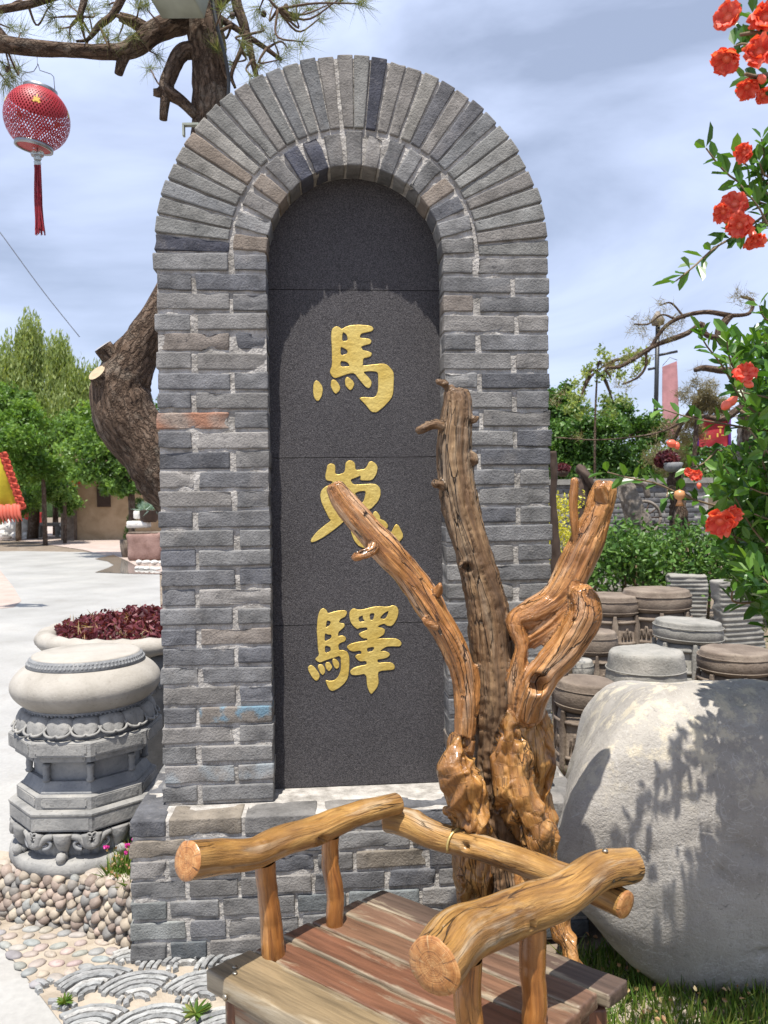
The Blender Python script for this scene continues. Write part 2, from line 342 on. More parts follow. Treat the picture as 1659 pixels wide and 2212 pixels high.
MT = dict(
    brick=m_brick(), mortar=m_mortar(), granite=m_granite(), gold=m_gold(), endgrain=m_endgrain(), plank=m_plank(), bark=m_bark(), boulder=m_boulder(), pave=m_pave(),
    limb=m_wood('lacquered_limb', (.10, .034, .008), (.44, .19, .052), (.64, .335, .125), (.66, .50, .35), .34, .45, .65, 1., .012),
    trunk=m_wood('dry_trunk_wood', (.045, .024, .012), (.185, .105, .050), (.33, .21, .105), (.40, .33, .24), .6, .1, .5, 1., .012, gs=(1., 1., .09)),
    burl=m_wood('lacquered_burl', (.055, .020, .006), (.37, .165, .038), (.56, .30, .085), (.60, .43, .22), .33, .45, .3, .6, .008, .6, (1., 1., .35)),
    log=m_wood('lacquered_log', (.095, .040, .011), (.32, .165, .042), (.43, .255, .082), (.42, .35, .25), .48, .25, .85, 1., .006),
    post=m_wood('lacquered_post', (.10, .030, .007), (.33, .13, .028), (.44, .20, .052), (.5, .33, .15), .30, .6, .15, .3, .002),
    pale=m_stone('pale_limestone', (.24, .22, .188), (.335, .31, .272), (.40, .375, .335), 5., .0015, .8, 90., (.16, .145, .125), .4),
    blue=m_stone('blue_grey_limestone', (.135, .14, .148), (.215, .22, .225), (.31, .305, .29), 9., .002, .8, 80., (.08, .085, .095), .5),
    brown=m_stone('brown_sandstone', (.10, .076, .058), (.175, .138, .108), (.255, .21, .165), 5., .005, .9, 60., (.055, .045, .037), .5),
    greyst=m_stone('grey_sandstone', (.155, .15, .135), (.245, .235, .21), (.33, .31, .275), 5., .005, .9, 60., (.065, .06, .05), .5),
    pebble=m_objcol('river_pebble', .62, 22., .0012, .25, .45, .3), tile=m_objcol('grey_clay_tile', .85, 26., .003, .35, .3, .6), objcol=m_objcol('painted', .7, 14., .001, .15, .3, .2),
    cement=m_stone('cement_bed', (.23, .19, .145), (.35, .30, .24), (.42, .37, .305), 7., .004, .95, 60., (.2, .16, .12), .4),
    white=m_stone('white_marble', (.50, .48, .43), (.62, .60, .56), (.70, .68, .65), 8., .006, .8, 40., (.3, .27, .22), .4),
    earth=m_stone('dry_earth', (.12, .09, .064), (.185, .148, .11), (.26, .212, .165), 3., .01, .95, 30., (.08, .06, .04), .4),
    pink=m_stone('pink_paving', (.29, .225, .19), (.37, .30, .26), (.41, .35, .31), 2., .002, .9, 40., (.3, .22, .18), .4),
    adobe=m_stone('adobe', (.33, .23, .135), (.43, .31, .19), (.50, .37, .24), 2., .006, .95, 20., (.25, .17, .1), .3),
    thatch=m_stone('thatch', (.06, .04, .025), (.14, .095, .06), (.22, .16, .10), 14., .03, .95, 50., (.03, .02, .015), .5),
    metal=simple('galvanised', (.30, .31, .32), .38, .2, 20., Metallic=.85), black=simple('black_steel', (.02, .022, .024), .45, .2), steel=simple('bare_steel', (.35, .31, .24), .3, .2, Metallic=.9),
    brass=simple('yellow_wire', (.55, .42, .16), .4, .2, Metallic=.6), box=simple('grey_green_enamel', (.27, .29, .24), .5, .12),
    lantern=simple('red_plastic', (.34, .016, .026), .5, .2, 20.), tassel=simple('red_tassel', (.23, .012, .022), .55, .3, 60.), clear=simple('clear_bead', (.55, .6, .58), .08, .1, Transmission_Weight=.6), goldfoil=simple('gold_print', (.62, .40, .06), .4, .2),
    leaf=m_leaf('pomegranate_leaf', (.028, .085, .012), (.06, .155, .02), (.13, .25, .035), .30, .33, .5), petal=m_leaf('pomegranate_petal', (.58, .045, .028), (.74, .105, .065), (.80, .22, .15), .35, .5, .3), calyx=simple('coral_calyx', (.72, .13, .07), .3, .2), stem=simple('twig', (.17, .12, .07), .8, .3),
    tree=m_leaf('tree_leaf', (.055, .115, .022), (.12, .22, .045), (.21, .33, .085), .42), tree2=m_leaf('bright_tree_leaf', (.05, .12, .015), (.105, .21, .03), (.18, .30, .05)), willow=m_leaf('willow_leaf', (.15, .21, .06), (.26, .33, .11), (.37, .42, .17), .45), hedge=m_leaf('hedge_leaf', (.03, .08, .012), (.075, .165, .03), (.15, .26, .06), .3),
    needle=m_leaf('pine_needle', (.07, .10, .03), (.14, .17, .06), (.24, .24, .11), .35, .5), dryneedle=m_leaf('dry_needle', (.12, .10, .05), (.20, .17, .09), (.28, .24, .13), .3, .6), red=m_leaf('dark_red_leaf', (.055, .010, .016), (.115, .022, .032), (.22, .06, .075), .3), yellow=m_leaf('yellow_leaf', (.30, .30, .02), (.48, .45, .04), (.60, .56, .10), .35),
    grass=m_leaf('grass_blade', (.05, .11, .015), (.11, .19, .03), (.24, .26, .07), .35), dryflower=m_leaf('dry_flower', (.30, .16, .09), (.42, .27, .14), (.52, .42, .22), .3), magenta=m_leaf('magenta_petal', (.55, .03, .33), (.65, .06, .42), (.7, .15, .5), .35), pinkp=m_leaf('pink_petal', (.5, .12, .16), (.62, .25, .3), (.7, .4, .42), .3), bluegr=m_leaf('blue_fescue', (.14, .22, .19), (.22, .33, .29), (.32, .42, .36), .3),
    water=simple('puddle_water', (.20, .19, .17), .04, .1), cloth=m_objcol('banner_cloth', .8, 8., .002, .18, .2, .0), bwood=m_stone('grey_dead_wood', (.10, .08, .065), (.20, .17, .14), (.30, .27, .24), 12., .01, .9, 40., (.03, .025, .02), .6), darkw=simple('dark_timber', (.05, .03, .02), .8, .3), cable=simple('cable', (.10, .10, .11), .6, .1), redpaint=simple('red_paint', (.48, .03, .02), .5, .2))
MT['redcloth'] = simple('red_cloth', (.50, .10, .06), .7, .2); MT['dryfruit'] = simple('young_fruit', (.50, .24, .10), .35, .25); MT['trough'] = m_stone('red_brown_stone', (.17, .10, .08), (.26, .165, .14), (.33, .22, .19), 3., .01, .9, 30., (.08, .05, .04), .5); MT['farwood'] = m_stone('distant_wood', (.03, .06, .02), (.055, .095, .035), (.09, .13, .06), 1.5, .2, 1., 4., (.02, .03, .015), .5)
MT['ped'] = m_stone('weathered_grey_stone', (.15, .15, .147), (.255, .25, .238), (.35, .338, .312), 7., .003, .85, 70., (.09, .088, .082), .6)
# ------------------------------------------------------------------ brick monument
TH = 0.0783; CX, CY = -0.0853, 2.6297; ZB = 0.460; ZS = 2.297; HW = 0.665; RI = 0.296; RM = 0.418; TW = 0.37; DS = 0.12
ct, st = math.cos(TH), math.sin(TH)
def wall_uv(x, y, v):
    """picture point (1659-wide units) to wall coordinates (u, height) on the plane v behind the front face"""
    d = cF + cR*((x-829.5)/FPX) + cU*((1106-y)/FPX)
    k = (v + (-st*CX + ct*CY))/(-st*d[0]+ct*d[1])
    P = d*k; return ((P[0]-CX)*ct+(P[1]-CY)*st, P[2]+CAM_H)
mon = empty('brick_monument', (CX, CY, 0), TH)
tag(mon, 'tall grey brick arched tablet on a brick plinth with gold characters on black stone', 'monument')
def paint_brick(name, col, sc, lo, hi, amt):
    m = MT['brick'].copy(); m.name = name; nt = m.node_tree
    p = [n for n in nt.nodes if n.type == 'BSDF_PRINCIPLED'][0]; src = p.inputs['Base Color'].links[0].from_socket
    c = nt.nodes.new('ShaderNodeTexCoord'); n = nt.nodes.new('ShaderNodeTexNoise'); n.inputs['Scale'].default_value = sc; n.inputs['Detail'].default_value = 4
    r = nt.nodes.new('ShaderNodeValToRGB'); r.color_ramp.elements[0].position = lo; r.color_ramp.elements[1].position = hi; r.color_ramp.elements[1].color = (amt, amt, amt, 1)
    mx_ = nt.nodes.new('ShaderNodeMix'); mx_.data_type = 'RGBA'; mx_.inputs[7].default_value = (*col, 1)
    nt.links.new(c.outputs['Object'], n.inputs['Vector']); nt.links.new(n.outputs['Fac'], r.inputs['Fac']); nt.links.new(r.outputs['Color'], mx_.inputs[0])
    nt.links.new(src, mx_.inputs[6]); nt.links.new(mx_.outputs[2], p.inputs['Base Color']); return m
M_BLUE = paint_brick('brick_blue_spray', (.12, .27, .38), 16, .50, .60, .6); M_BLUE2 = paint_brick('brick_faint_blue', (.28, .34, .38), 12, .48, .62, .45); M_ORANGE = paint_brick('brick_orange', (.32, .145, .085), 5, .44, .56, .8)
# mortar core of the arch
n_arc = 48
def contour(r, zb, n_j=6):
    pts = [(-r, zb+(ZS-zb)*i/n_j) for i in range(n_j)]
    pts += [(-r*math.cos(math.pi*i/n_arc), ZS+r*math.sin(math.pi*i/n_arc)) for i in range(n_arc+1)]
    pts += [(r, ZS-(ZS-zb)*(i+1)/n_j) for i in range(n_j)]
    return np.array(pts)
def arch_core():
    co, ci = contour(HW-.007, ZB-.004), contour(RI+.006, ZB-.004); n = len(co); y0, y1, yb = .0075, DS+.02, TW-.008
    def lay(c, y): return np.stack([c[:, 0], np.full(n, y), c[:, 1]], -1)
    v = np.concatenate([lay(co, y0), lay(ci, y0), lay(ci, y1), lay(co, yb)]); f = []
    for i in range(n-1):
        f += [[i, i+1, n+i+1, n+i], [n+i, n+i+1, 2*n+i+1, 2*n+i], [i+1, i, 3*n+i, 3*n+i+1]]
    f.append([3*n+i for i in range(n)][::-1]); f.append([2*n+i for i in range(n)])
    return v, f
arch = mobj('arch_wall', *arch_core(), MT['mortar'], mon, smooth=False)
JAMB = [(.155, .154, .156), (.190, .188, .186), (.118, .120, .130), (.220, .208, .196), (.172, .166, .160), (.140, .140, .145), (.205, .200, .194)]
VOUS = [(.205, .202, .190), (.180, .180, .172), (.225, .215, .195), (.165, .168, .170), (.19, .178, .165)]
def shade(pal, a, b):
    q = random.uniform(a, b); return tuple(c*q for c in random.choice(pal))
def brick(parent, u0, u1, z0, z1, v0, v1, col, seed, rough=.0028, chip=.008, mat=None, n=(12, 4, 7), warp=None):
    L_, D_, H_ = u1-u0, v1-v0, z1-z0
    P, F = rbox(L_, D_, H_, n, random.uniform(.0035, .006), rough, seed, chip)
    if warp: P = warp(P)
    o = mobj('brick', P, F, mat or MT['brick'], parent, True, None, col)
    o.location = ((u0+u1)/2, (v0+v1)/2+random.uniform(-.003, .003), (z0+z1)/2)
    o.rotation_euler = (random.gauss(0, .006), random.gauss(0, .006), random.gauss(0, .008)); return o
PIT = .0656; NC = 28; PITW = (ZS-ZB)/NC
sd_ = 100
for k in range(NC):
    zt = ZS-k*PITW-.005; zb_ = ZS-(k+1)*PITW+.005
    for s in (-1, 1):
        j = random.uniform(-.006, .006)
        if k % 2 == 0: spans = [(.421+j, HW, 1), (RI, .408+j, 0)]
        else: spans = [(.549+j, HW, 1), (RI, .537+j, 0)]
        for (a, b, outer) in spans:
            sd_ += 1; col = random.choice(JAMB); q = random.uniform(.82, 1.2); col = tuple(c*q for c in col)
            if random.random() < .045: col = (.19, .165, .145)
            mt = None; a_, b_ = a+random.uniform(0, .004), b-random.uniform(-.004, .006)
            if s < 0 and k == 8 and outer: mt = M_ORANGE; col = (.30, .24, .20)
            if s < 0 and k == 23 and not outer: mt = M_BLUE; col = (.19, .17, .15)
            if s < 0 and k == 26: mt = M_BLUE2; col = (.22, .21, .20)
            u0, u1 = (a_, b_) if s > 0 else (-b_, -a_)
            brick(arch, u0, u1, zb_+random.uniform(-.002, .002), zt+random.uniform(-.002, .002), 0, TW if outer else .112, col, sd_, mat=mt, rough=random.uniform(.0008, .0022), chip=random.uniform(.003, .012))
def voussoir(parent, r0, r1, ang, wid0, wid1, col, seed, depth, chip, rough):
    L_, H_ = r1-r0, wid1
    P, F = rbox(L_, depth, H_, (11, 4, 7), random.uniform(.003, .005), rough, seed, chip)
    t = (P[:, 0]+L_/2)/L_; P[:, 2] *= (wid0+(wid1-wid0)*t)/wid1
    o = mobj('brick', P, F, MT['brick'], parent, True, None, col); rm = (r0+r1)/2
    o.location = (rm*math.cos(ang), depth/2+random.uniform(-.004, .002), ZS+rm*math.sin(ang)); o.rotation_euler = (random.gauss(0, .004), -ang+random.gauss(0, .008), random.gauss(0, .006)); return o
NO = 34
for i in range(NO):
    a = math.pi*(i+.5)/NO; sd_ += 1; col = shade(VOUS, .85, 1.12); dk = i in (15, 33)
    if dk: col = (.055, .057, .072)
    if i == 27: col = (.20, .165, .135)
    if i in (9, 11): col = (.12, .12, .128)
    dth = math.pi/NO; rough_ = i in (27, 33, 24)
    voussoir(arch, RM+.004, HW+random.uniform(-.004, .005), a, RM*dth-.006, HW*dth-.008, col, sd_, TW, .010 if rough_ else .004, .004 if rough_ else .0009)
NI = 17
for i in range(NI):
    a = math.pi*(i+.5)/NI; sd_ += 1; col = shade(JAMB, .75, 1.15)
    if i in (13, 3, 16): col = (.21, .175, .145)
    if i in (10, 11): col = (.075, .078, .098)
    voussoir(arch, RI, RM-.008+random.uniform(-.006, .004), a, .0475, .0535, col, sd_, .114, .012, .003)
# plinth
PU, PV0, PV1 = .748, -.122, TW+.07; NP = 7
v_, f_ = rbox(2*PU-.017, PV1-PV0-.017, ZB-.006, (10, 4, 4), .004, .0, 1)
pl = mobj('plinth', v_, f_, MT['mortar'], mon, False); pl.location = (0, (PV0+PV1)/2, (ZB-.006)/2)
offc = Vector((0, (PV0+PV1)/2, (ZB-.006)/2))
def pbrick(u0, u1, z0, z1, v0, v1, n=(12, 4, 7), corner=False):
    global sd_
    sd_ += 1; col = shade(JAMB, .78, 1.12)
    low = z0 < .2
    if low and random.random() < .5: col = (col[0]*.88, col[1]*.96, col[2]*.98)
    if random.random() < .06: col = (.19, .165, .135)
    o = brick(pl, u0, u1, z0, z1, v0, v1, col, sd_, rough=.002, chip=.011, n=n); o.location = Vector(o.location)-offc; return o
for k in range(NP):
    z1 = ZB-k*PIT-.002; z0 = ZB-(k+1)*PIT+.008
    u = -PU; first = True
    seq = ([.12] if k % 2 == 0 else [.18]) + [random.choice([.235, .24, .24, .165, .125]) if k > 1 else .24 for _ in range(12)]
    for ln in seq:
        u1 = min(u+ln, PU)
        if PU-u1 < .06: u1 = PU
        pbrick(u+(0 if first else .005), u1-.006, z0, z1, PV0, PV0+(.24 if first or u1 == PU else .115)); first = False; u = u1
        if u >= PU-1e-6: break
    for s in (-1, 1):
        for (a, b) in ((PV0+.252, PV0+.40), (PV0+.412, PV1)) if k % 2 else ((PV0+.252, PV1-.11), (PV1-.10, PV1)):
            pbrick(min(s*PU, s*(PU-.115)), max(s*PU, s*(PU-.115)), z0, z1, a, b, (6, 8, 7))
# black stone panels
JZ = [ZB-.004, 1.030, 1.619, 2.208]; SW = .308
for k in range(4):
    z0 = JZ[k]+.0012; mb = MB()
    if k < 3: z1 = JZ[k+1]-.0012; pts = [(-SW, z0), (SW, z0), (SW, z1), (-SW, z1)]
    else: pts = [(SW, z0)]+[(SW*math.cos(math.pi*i/32), ZS+SW*math.sin(math.pi*i/32)) for i in range(33)]+[(-SW, z0)]
    n = len(pts); mb.add([(p[0], DS, p[1]) for p in pts]+[(p[0], DS+.03, p[1]) for p in pts], [list(range(n)), list(range(2*n-1, n-1, -1))]+[[i, n+i, n+(i+1) % n, (i+1) % n] for i in range(n)])
    mb.build('stone_panel', MT['granite'], mon)
# gold characters
def chai(p):
    p = np.asarray(p, float); q = np.roll(p, -1, 0); return np.stack([p*.8+q*.2, p*.2+q*.8], 1).reshape(-1, 2)
def glyph(x0, y0, sc, loops, label):
    cu = bpy.data.curves.new('gold_character', 'CURVE'); cu.dimensions = '2D'; cu.fill_mode = 'BOTH'; cu.extrude = .0004; cu.bevel_depth = .0014; cu.bevel_resolution = 1; cu.offset = -.0012
    for lp in loops:
        p = chai([(lp[i], lp[i+1]) for i in range(0, len(lp), 2)]); s = cu.splines.new('POLY'); s.points.add(len(p)-1); s.use_cyclic_u = True
        for q, (x, y) in zip(s.points, p):
            u, w = wall_uv((x0+x*sc)/1.85172, (y0+y*sc)/1.85172, DS); q.co = (u, w, 0, 1)
    tmp = bpy.data.objects.new('tmp', cu); COL.objects.link(tmp); dg = bpy.context.evaluated_depsgraph_get()
    me = bpy.data.meshes.new_from_object(tmp.evaluated_get(dg)); bpy.data.objects.remove(tmp)
    o = mobj('gold_character', me, None, MT['gold'], mon); me.materials.clear(); me.materials.append(MT['gold']); o['label'] = label
    o.rotation_euler = (R(90), 0, 0); o.location = (0, DS-.0008, 0); return o
glyph(1220, 1270, .2411, [
 [440,230,460,180,515,148,570,160,605,200,680,155,760,130,900,122,1050,135,1110,150,1140,190,1110,230,1040,245,940,265,915,300,910,340,980,345,1070,355,1105,390,1085,440,1000,460,930,485,955,545,1040,560,1110,590,1100,640,1040,665,965,680,960,790,945,805,1100,785,1300,765,1370,790,1460,890,1475,960,1465,1250,1430,1350,1300,1490,1190,1575,1110,1570,1060,1520,1000,1440,895,1340,960,1320,1120,1335,1180,1305,1215,1200,1215,940,1190,900,1080,890,960,905,1040,980,1105,1060,1100,1130,1060,1180,1000,1150,900,1030,820,925,730,930,620,970,500,1012,450,980,415,920,420,870,450,800,445,500,435,330],
 [625,240,690,280,715,385,610,400],[590,490,640,505,695,540,710,575,690,610,590,635],[590,725,660,728,715,755,745,815,590,820],
 [180,1045,225,1060,280,1130,297,1200,280,1300,235,1380,190,1385,150,1330,132,1220,145,1090],[440,1035,500,1035,550,1090,588,1165,570,1220,510,1272,460,1220,425,1130],[690,985,740,1005,800,1060,820,1110,790,1180,750,1215,700,1165,668,1125,665,1030]], 'carved gold character for horse, topmost of the three')
glyph(1220, 1820, .2532, [
 [320,330,345,220,355,160,400,135,455,145,480,180,475,300,540,310,620,280,635,220,640,130,680,90,740,90,790,130,795,240,870,235,950,220,985,170,1010,110,1060,100,1120,140,1150,200,1130,300,1080,380,1020,405,865,400,885,320,800,360,715,390,760,470,900,465,1050,455,1130,465,1190,530,1195,640,1150,740,1030,865,900,880,760,960,640,1030,500,1150,340,1270,180,1360,95,1385,90,1340,180,1220,300,1120,415,1035,380,1000,320,880,260,750,240,640,260,560,320,500,400,470,450,420,330,400],
 [780,610,850,575,960,565,950,650,930,720,900,760,850,690],[430,580,620,540,640,640,600,720,480,770],
 [720,1120,900,1000,960,1050,930,1200,1000,1320,1200,1380,1360,1230,1430,1090,1480,1110,1560,1280,1500,1370,1300,1460,1050,1500,860,1450,780,1360,730,1240],[1080,900,1130,890,1190,970,1180,1010,1260,1040,1315,1110,1300,1170,1200,1120,1100,1130,1050,1030]], 'carved gold character partly hidden behind the driftwood limb')
glyph(1210, 2400, .2532, [
 [250,230,285,150,330,128,380,160,400,215,470,190,580,165,690,165,705,205,680,260,600,300,575,350,600,365,660,370,668,420,620,460,565,510,560,575,620,560,670,575,690,615,665,655,600,675,565,710,575,795,640,790,710,820,740,900,740,1050,720,1230,660,1320,560,1400,470,1440,420,1410,390,1350,360,1260,430,1280,500,1270,560,1220,600,1130,610,1040,600,875,480,915,380,945,290,985,245,975,195,935,265,870,245,780,235,600,225,480,235,330],
 [385,320,445,335,440,390,365,445],[355,520,400,545,455,545,460,600,345,665],[355,715,440,740,450,805,355,845],
 [130,1025,180,1050,250,1140,275,1200,250,1260,210,1278,150,1220,95,1120,85,1060],[250,1020,310,1015,350,1070,360,1140,320,1190,280,1150,240,1060],[370,985,420,980,460,1030,470,1070,420,1130,370,1080,360,1020],[480,925,530,935,580,990,580,1060,540,1090,500,1060,470,970],
 [748,180,790,135,840,140,870,155,960,150,1100,110,1200,100,1350,110,1430,80,1490,105,1520,170,1500,280,1450,370,1400,415,1330,405,1290,370,1200,405,1195,435,1260,440,1305,470,1290,540,1230,580,1165,615,1300,605,1460,605,1530,630,1570,685,1540,735,1430,730,1320,735,1215,810,1300,805,1360,830,1385,865,1340,910,1250,930,1180,940,1190,995,1300,985,1400,985,1455,1030,1455,1090,1400,1105,1250,1115,1190,1140,1205,1300,1180,1380,1090,1490,1060,1460,1020,1360,1005,1160,850,1190,770,1180,748,1130,790,1080,880,1045,1020,1020,1005,960,900,970,830,900,850,865,940,850,920,795,800,815,735,790,695,735,760,690,880,660,1030,640,1020,605,950,605,880,540,940,500,1030,475,1020,430,900,440,870,462,800,410,755,340,738,250],
 [885,270,955,240,950,290,990,335,895,350],[1060,215,1140,205,1120,310,1070,325],[1215,290,1290,205,1365,165,1340,250,1300,305],[1020,755,1140,740,1110,810,1020,825]], 'carved gold character for post station, lowest of the three')
# ------------------------------------------------------------------ ground
def sheet(name, pts, z, mat, label=None, parent=None, kind='structure'):
    bm = bmesh.new(); bm.faces.new([bm.verts.new((p[0], p[1], z)) for p in pts]); bm.normal_update(); bmesh.ops.triangulate(bm, faces=bm.faces[:], ngon_method='EAR_CLIP')
    if sum(q.normal.z*q.calc_area() for q in bm.faces) < 0: bmesh.ops.reverse_faces(bm, faces=bm.faces[:])
    me = bpy.data.meshes.new(name); bm.to_mesh(me); bm.free(); o = mobj(name, me, None, mat, parent)
    if kind: o['kind'] = kind
    return o
def gp(x, y, z=0): p = atz(x, y, z); return (p[0], p[1])
g = 900; N_ = 40
xs = np.linspace(-g, g, N_); gv = np.array([(x, y, -.014) for y in xs for x in xs]); gf = np.array([[j*N_+i, j*N_+i+1, (j+1)*N_+i+1, (j+1)*N_+i] for j in range(N_-1) for i in range(N_-1)])
tag(mobj('ground', gv, gf, MT['earth'], None, False), kind='structure')
e0, e1 = gp(0, 2040), gp(132, 2212); ed = np.array(e1)-np.array(e0)
sheet('plaza', [(-45, -8), (-1.6, -8), (-.9, .2), (-.55, 1.45), (-.6, 2.6), (-.98, 3.4), gp(345, 1240), (-6.5, 23.5), (-12, 26), (-45, 26)], 0.0, MT['pave'])  # unseen near right side cut back to dark earth, so less light bounces up
sheet('footpath', [gp(-500, 1186), gp(0, 1232), gp(30, 1270), gp(46, 1298), gp(30, 1312), gp(-60, 1322), gp(-600, 1330)], .004, MT['pink'])
sheet('footpath', [gp(-300, 1148), gp(-100, 1160), gp(60, 1170), gp(180, 1188), gp(250, 1206), gp(300, 1226), gp(420, 1250), (-3.2, 14.5), (-2, 30), (-10, 60), (-60, 60)], .005, MT['pink'])
pd = [gp(205, 1208), gp(245, 1199), gp(275, 1212), gp(300, 1226), gp(330, 1236), gp(420, 1246), gp(350, 1241), gp(290, 1240), gp(205, 1237), gp(232, 1228), gp(246, 1221), gp(232, 1213)]
tag(sheet('puddle', pd, .009, MT['water'], kind=None), kind='structure')
# pebble-faced low wall curving round the pedestal
bot = np.array([gp(-420, 1850), gp(-250, 1915), gp(-110, 1962), gp(6, 1984), gp(82, 2000), gp(146, 2006), gp(223, 2031), gp(290, 2050), ])
bot = np.vstack([bot, [bot[-1]+np.array([.05, -.012])]])
bs = spline(np.column_stack([bot, np.zeros(len(bot))]), 90)[:, :2]
T2 = np.gradient(bs, axis=0); T2 /= np.linalg.norm(T2, axis=1)[:, None]; NB = np.column_stack([-T2[:, 1], T2[:, 0]])     # points to the inside (away from camera)
ln = np.concatenate([[0], np.cumsum(np.linalg.norm(np.diff(bs, axis=0), axis=1))])
htop = .155+.045*np.clip((ln-ln[-1]+.45)/.4, 0, 1)
prof = [(0., 0.), (.012, .5), (.035, .92), (.06, 1.), (.16, 1.)]
pv = np.array([[(*(bs[i]+NB[i]*a), b*htop[i]-(0 if b else .01)) for (a, b) in prof] for i in range(90)]).reshape(-1, 3); k_ = len(prof)
pf = [[i*k_+j, (i+1)*k_+j, (i+1)*k_+j+1, i*k_+j+1] for i in range(89) for j in range(k_-1)]
pw = mobj('pebble_wall', pv, pf, MT['cement'], None, True)
tag(pw, 'low curved retaining wall faced with rows of round river pebbles', 'wall')
def peb_mesh(seed, sx, sy, sz, point=0.0, sub=2):
    bm = bmesh.new(); bmesh.ops.create_icosphere(bm, subdivisions=sub, radius=1); v = np.array([q.co[:] for q in bm.verts]); f = [[q.index for q in p.verts] for p in bm.faces]; bm.free()
    v = v*(1+.13*fbm(v*1.3+seed, 2, seed))[:, None]
    v[:, 2] *= 1-point*.35*np.clip(v[:, 0], -1, 1)
    v[:, 2] += point*.45*np.clip(v[:, 2], 0, 1)**2*(1-np.abs(v[:, 0]))
    me = mesh_of('pebble', v*np.array([sx, sy, sz]), f, True); me.materials.append(MT['pebble']); return me
PEB = [peb_mesh(i*11, random.uniform(.021, .029), .026, random.uniform(.017, .022), random.uniform(0, .8)) for i in range(8)]
PCOL = [(.27, .225, .175), (.31, .26, .20), (.215, .195, .172), (.27, .21, .172), (.21, .212, .20), (.36, .31, .24), (.22, .17, .14), (.165, .158, .148)]
rows = 9
for r_ in range(rows):
    t = (r_+.35)/rows; s = (.02 if r_ % 2 else .045)+.72
    while s < ln[-1]-.03:
        i = np.searchsorted(ln, s); i = min(i, 89); hgt = htop[i]*t+.006; off = np.interp(t, [0, .5, .92, 1], [0, .012, .035, .06])
        p = bs[i]+NB[i]*(off-.004)
        o = mobj('pebble', random.choice(PEB), None, None, pw, color=[c*q_ for c, q_ in zip(random.choice(PCOL), [random.uniform(.85, 1.2)]*3)])
        sc = random.uniform(.62, 1.02); o.location = (p[0], p[1], hgt+random.uniform(-.003, .003)); o.scale = (sc, sc*random.uniform(.85, 1.15), sc*random.uniform(.85, 1.1))
        o.rotation_euler = (random.gauss(.25, .15), random.gauss(0, .3), math.atan2(T2[i][1], T2[i][0])+random.gauss(0, .2))
        s += .049*sc+random.uniform(-.002, .006)
for s in np.arange(.85, ln[-1], .055):     # larger coping pebbles
    i = min(np.searchsorted(ln, s), 89); p = bs[i]+NB[i]*random.uniform(.055, .075)
    o = mobj('pebble', random.choice(PEB), None, None, pw, color=random.choice([(.34, .28, .24), (.31, .27, .235), (.36, .31, .26)])); o.location = (p[0], p[1], htop[i]-.004); o.scale = (1.25, 1.3, .8); o.rotation_euler = (0, 0, random.uniform(0, 3))
# pebble paving in front
inner = [tuple(b) for b in bs[::6]]
pp = sheet('pebble_paving', [gp(-420, 1960), gp(-110, 2012), e0, gp(75, 2137), gp(170, 2110), gp(235, 2085), gp(262, 2048)]+inner[::-1][1:], .006, MT['cement'])
PF = [peb_mesh(50+i*7, random.uniform(.024, .034), random.uniform(.017, .022), .010, 0, 2) for i in range(6)]
poly = np.array([gp(-130, 2010), gp(-60, 2050), gp(-10, 2044), gp(75, 2132), gp(165, 2106), gp(232, 2080), gp(255, 2048), gp(215, 2036), gp(146, 2016), gp(82, 2010), gp(6, 1996), gp(-110, 1972)])
def inside(p, Q):
    c = False; n = len(Q); j = n-1
    for i in range(n):
        if (Q[i][1] > p[1]) != (Q[j][1] > p[1]) and p[0] < (Q[j][0]-Q[i][0])*(p[1]-Q[i][1])/(Q[j][1]-Q[i][1])+Q[i][0]: c = not c
        j = i
    return c
pts_ = []
for _ in range(9000):
    p = np.array([random.uniform(poly[:, 0].min(), poly[:, 0].max()), random.uniform(poly[:, 1].min(), poly[:, 1].max())])
    if inside(p, poly) and all(np.linalg.norm((p-q)*[1, 1.25]) > .049 for q in pts_): pts_.append(p)
for p in pts_:
    o = mobj('pebble', random.choice(PF), None, None, pp, color=[c*random.uniform(.95, 1.05)*1.05 for c in random.choice([(.27, .25, .225), (.31, .27, .225), (.33, .275, .235), (.24, .24, .232), (.29, .245, .215), (.21, .21, .205)])])
    o.location = (p[0], p[1], .007); o.rotation_euler = (0, 0, random.gauss(.2, .5)); sc = random.uniform(.75, 1.1); o.scale = (sc, sc, 1)
# fan pattern of roof tiles set on edge
tp = sheet('tile_paving', [gp(60, 2122), gp(75, 2137), tuple(np.array(e1)), tuple(np.array(e1)+ed*.6), (.9, 1.5), (.9, 2.49), (-.70, 2.435), gp(270, 2045), gp(235, 2085), gp(170, 2110)], .003, MT['cement'])
treg = np.array([gp(72, 2130), gp(165, 2104), gp(232, 2080), gp(258, 2050), gp(300, 2062), gp(700, 2060), gp(700, 2330), gp(190, 2330), gp(135, 2212)])
fans = []; RF = .150; ang0 = R(28); ca, sa = math.cos(ang0), math.sin(ang0)
for j in range(-12, 13):
    for i in range(-9, 10):
        x, y = (i+(.5 if j % 2 else 0))*RF*2.02, j*RF*.64; x += random.gauss(0, .012); y += random.gauss(0, .006); fans.append((j, -.55+x*ca-y*sa, 2.25+x*sa+y*ca))
fans.sort(); TCOL = [(.30, .305, .30), (.26, .262, .26), (.36, .355, .34), (.22, .225, .225)]
ntile = 0
